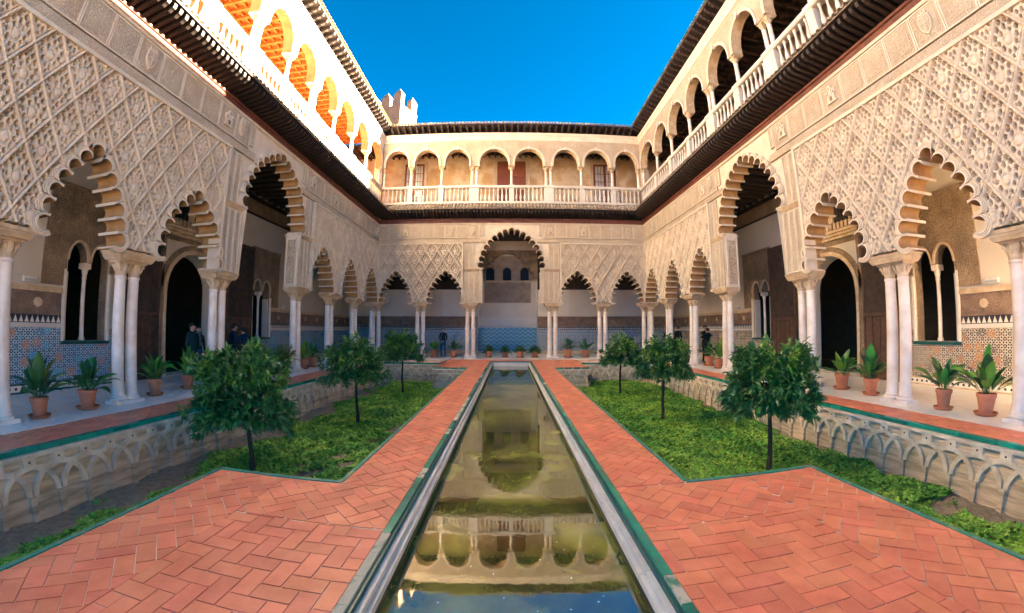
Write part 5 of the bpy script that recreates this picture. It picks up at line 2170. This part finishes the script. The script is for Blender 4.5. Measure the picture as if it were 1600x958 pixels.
# ------------------------------------------------------------------ people
def person(label, x, y, face, h=1.72, top='cloth_black', legs='cloth_jeans', hair='hair_dark', pose='side', coat=0.0, hat=None, scarf=None, lean=0.0, extra=None):
    t = thing('person', label, 'person', (x, y, 0), R(face), None)
    k = h / 1.72
    V, E_, RR, part = [], [], [], []

    def add(p, r, parent, mt):
        V.append(Vector(p) * k); RR.append(r * k); part.append(mt)
        if parent is not None:
            E_.append((parent, len(V) - 1))
        return len(V) - 1
    # facing local +y; pelvis first (root)
    pel = add((0, 0, .93), .150, None, 1)
    wst = add((0, .005, 1.08), .135, pel, 0)
    chs = add((0, -.005 + lean * .4, 1.28), .158, wst, 0)
    sho = add((0, -.015 + lean * .7, 1.42), .125, chs, 0)
    nck = add((0, .0 + lean, 1.495), .056, sho, 2)
    hd0 = add((0, .02 + lean * 1.25, 1.565), .078, nck, 2)
    hd1 = add((0, .022 + lean * 1.4, 1.64), .098, hd0, 2)
    add((0, .012 + lean * 1.5, 1.695), .070, hd1, 2)
    for sg in (-1, 1):
        hp = add((sg * .095, 0, .86), .105, pel, 1)
        kn = add((sg * .105, .025, .48), .068, hp, 1)
        an = add((sg * .11, -.01, .10), .046, kn, 1)
        he = add((sg * .112, .0, .045), .042, an, 3)
        add((sg * .125, .14, .032), .034, he, 3)
        sh = add((sg * .19, -.02 + lean * .6, 1.39), .070, sho, 0)
        if pose == 'clasped':
            el, wr_, pa = (sg * .225, .02, 1.13), (sg * .12, .19, .99), (sg * .05, .215, .97)
        elif pose == 'reading':
            el, wr_, pa = (sg * .25, .06 + lean, 1.14), (sg * .12, .28 + lean, 1.20), (sg * .07, .35 + lean, 1.22)
        elif pose == 'hug':
            el, wr_, pa = (sg * .24, .20, 1.26), (sg * .10, .36, 1.30), (sg * .03, .40, 1.31)
        else:
            el, wr_, pa = (sg * .25, -.03, 1.12), (sg * .25, .05, .88), (sg * .245, .07, .81)
        el = add(el, .050, sh, 0)
        wr_i = add(wr_, .034, el, 0)
        hand = Vector(pa) - Vector(wr_)
        pm = add(pa, .036, wr_i, 2)
        dr = hand.normalized()
        sd = dr.cross(Vector((0, 0, 1)) if abs(dr.z) < .8 else Vector((0, 1, 0))).normalized()
        for f, fl_ in enumerate((.075, .085, .08, .062)):
            o_ = Vector(pa) + sd * (-.024 + .016 * f) + dr * .02
            a_ = add(tuple(o_ + dr * fl_ * .5), .010, pm, 2)
            add(tuple(o_ + dr * fl_ * .85 + Vector((0, 0, -.012))), .008, a_, 2)
        a_ = add(tuple(Vector(pa) - dr * .01 + sd * -.045 * sg), .011, pm, 2)
        add(tuple(Vector(pa) + dr * .03 + sd * -.06 * sg), .009, a_, 2)
    me = bpy.data.meshes.new('body')
    me.from_pydata([tuple(v) for v in V], E_, [])
    ob = link('body', me, t)
    sk = ob.modifiers.new('skin', 'SKIN')
    for i, sv in enumerate(me.skin_vertices[0].data):
        sv.radius = (RR[i], RR[i] * (.72 if part[i] == 0 and i in (wst, chs, sho) else .95))
        sv.use_root = i == 0
    ob.modifiers.new('sub', 'SUBSURF').levels = 1
    ob.modifiers['sub'].render_levels = 1
    dg = bpy.context.evaluated_depsgraph_get()
    nm = bpy.data.meshes.new_from_object(ob.evaluated_get(dg))
    ob.modifiers.clear()
    for q in (top, legs, 'skin', 'cloth_black'):
        nm.materials.append(MATS[q])
    co = np.empty(len(nm.polygons) * 3, np.float32)
    nm.polygons.foreach_get('center', co)
    co = co.reshape(-1, 3)
    PV, pr = np.array([tuple(v) for v in V]), np.array(RR)
    d = np.linalg.norm(co[:, None, :] - PV[None], axis=2) - pr[None] * .8
    mi = np.array(part)[d.argmin(1)]
    nm.polygons.foreach_set('material_index', mi.astype(np.int32))
    nm.shade_smooth()
    ob.data = nm
    # face: eyes, brows, nose, mouth; ears
    hc = V[hd1]
    def bit(name, m, fn):
        q = MB()
        fn(q)
        q.build(name, [m], ob)
    for sg in (-1, 1):
        ex, ez = hc.x + sg * .034 * k, hc.z - .012 * k
        bit('eye', 'hair_dark', lambda q: q.frustum((ex, hc.y + .090 * k), (.010, .006), (.010, .006), ez - .006, ez + .006))
        bit('ear', 'skin', lambda q: q.box(hc.x + sg * .098 * k - .008, hc.x + sg * .098 * k + .008, hc.y - .02, hc.y + .012, hc.z - .04 * k, hc.z + .012 * k))
    bit('mouth', 'wood_window', lambda q: q.box(hc.x - .024 * k, hc.x + .024 * k, hc.y + .078 * k, hc.y + .092 * k, hc.z - .066 * k, hc.z - .060 * k))
    bit('nose', 'skin', lambda q: q.frustum((hc.x, hc.y + .096 * k), (.014 * k, .016 * k), (.005 * k, .006 * k), hc.z - .042 * k, hc.z + .004 * k))
    # hair or hat: a cap over the back and top of the skull
    hm = MB()
    rr = .112 * k if not hat else .118 * k
    rows, cols = 6, 14
    vs = []
    for i in range(rows + 1):
        e = PI / 2 * (1 - i / rows * 1.32)
        for j in range(cols):
            a = 2 * PI * j / cols
            front = math.sin(a) > .2
            ee = max(e, .38 if not hat else .22) if front else e
            vs.append((hc.x + rr * math.cos(ee) * math.cos(a) * .93, hc.y - .008 * k + rr * math.cos(ee) * math.sin(a) * 1.0, hc.z + .005 * k + rr * math.sin(ee) * 1.02))
    fs = [(i * cols + j, i * cols + (j + 1) % cols, (i + 1) * cols + (j + 1) % cols, (i + 1) * cols + j) for i in range(rows) for j in range(cols)]
    hm.add(vs, fs)
    hm.build('hat' if hat else 'hair', [hat or hair], ob, smooth=70)
    if coat:
        cm = MB()
        cm.lathe([(.205, .93 - coat), (.20, .95 - coat), (.185, .98), (.17, 1.08), (.12, 1.10)], 14)
        cm.v = [(a * k, b * .72 * k, c * k) for a, b, c in cm.v]
        cm.build('coat_skirt', [top], ob, smooth=50)
    if scarf:
        sm = MB()
        sm.tube([(math.cos(a) * .085, math.sin(a) * .075 + lean, 1.475 + .01 * math.sin(2 * a)) for a in np.linspace(0, 2 * PI, 13)], [.034] * 13, 7)
        sm.tube([(.03, .085 + lean, 1.46), (.04, .155, 1.3), (.045, .16, 1.05)], [.034, .036, .03], 7)
        sm.build('scarf', [scarf], ob, smooth=60)
    if extra == 'badge':
        bm = MB()
        bm.box(.05, .085, .108, .118, 1.33, 1.37)
        bm.build('badge', ['cloth_white'], ob)
    return t


person('guard in black polo shirt and jeans standing with clasped hands in the far gallery', -4.12, 23.05, 180, 1.70, 'cloth_black', 'cloth_jeans', 'hair_brown', 'clasped', extra='badge')
person('person in a dark beanie and long dark teal coat before the left dark doorway', -9.75, 10.0, -75, 1.74, 'cloth_teal', 'cloth_jeans', 'hair_dark', 'side', .34, 'cloth_black')
person('person in a grey scarf and dark jacket behind the one in the beanie', -10.0, 10.55, -100, 1.66, 'cloth_black', 'cloth_jeans', 'hair_brown', 'side', 0, None, 'cloth_grey')
person('person in black jacket and blue jeans half hidden by the left column pair', -9.55, 10.85, 200, 1.68, 'cloth_black', 'cloth_jeans', 'hair_dark', 'side', .05)
person('dark haired person facing right just behind the second left column pair', -9.7, 11.95, -30, 1.76, 'cloth_navy', 'cloth_navy', 'hair_dark', 'side')
person('person in a navy jacket with head bent over a white leaflet', -9.35, 12.1, 70, 1.64, 'cloth_navy', 'cloth_black', 'hair_dark', 'reading', 0, None, None, .05)
mb = MB()
mb.box(-.13, .13, -.01, .01, -.08, .08)
lf = mb.build('leaflet', ['cloth_white'], None, (-9.35 - math.sin(R(70)) * .42, 12.1 + math.cos(R(70)) * .42, 1.20))
lf.rotation_euler = (R(-55), 0, R(70))
tag(lf, 'white leaflet held open by the person in a navy jacket', 'leaflet')
person('short haired person in black showing a sliver beside the far right column', 9.62, 22.9, 200, 1.72, 'cloth_black', 'cloth_black', 'hair_brown', 'side')
person('person in black seen from behind in the far right gallery corner', 9.62, 21.35, 20, 1.80, 'cloth_black', 'cloth_black', 'hair_brown', 'side', .15)
person('taller person in black embracing another beside the right carved pier', 9.62, 18.1, 195, 1.80, 'cloth_black', 'cloth_black', 'hair_dark', 'hug', .2)
person('shorter person in black held by the taller one in the right gallery', 9.50, 17.62, 15, 1.68, 'cloth_black', 'cloth_black', 'hair_brown', 'hug', .1)
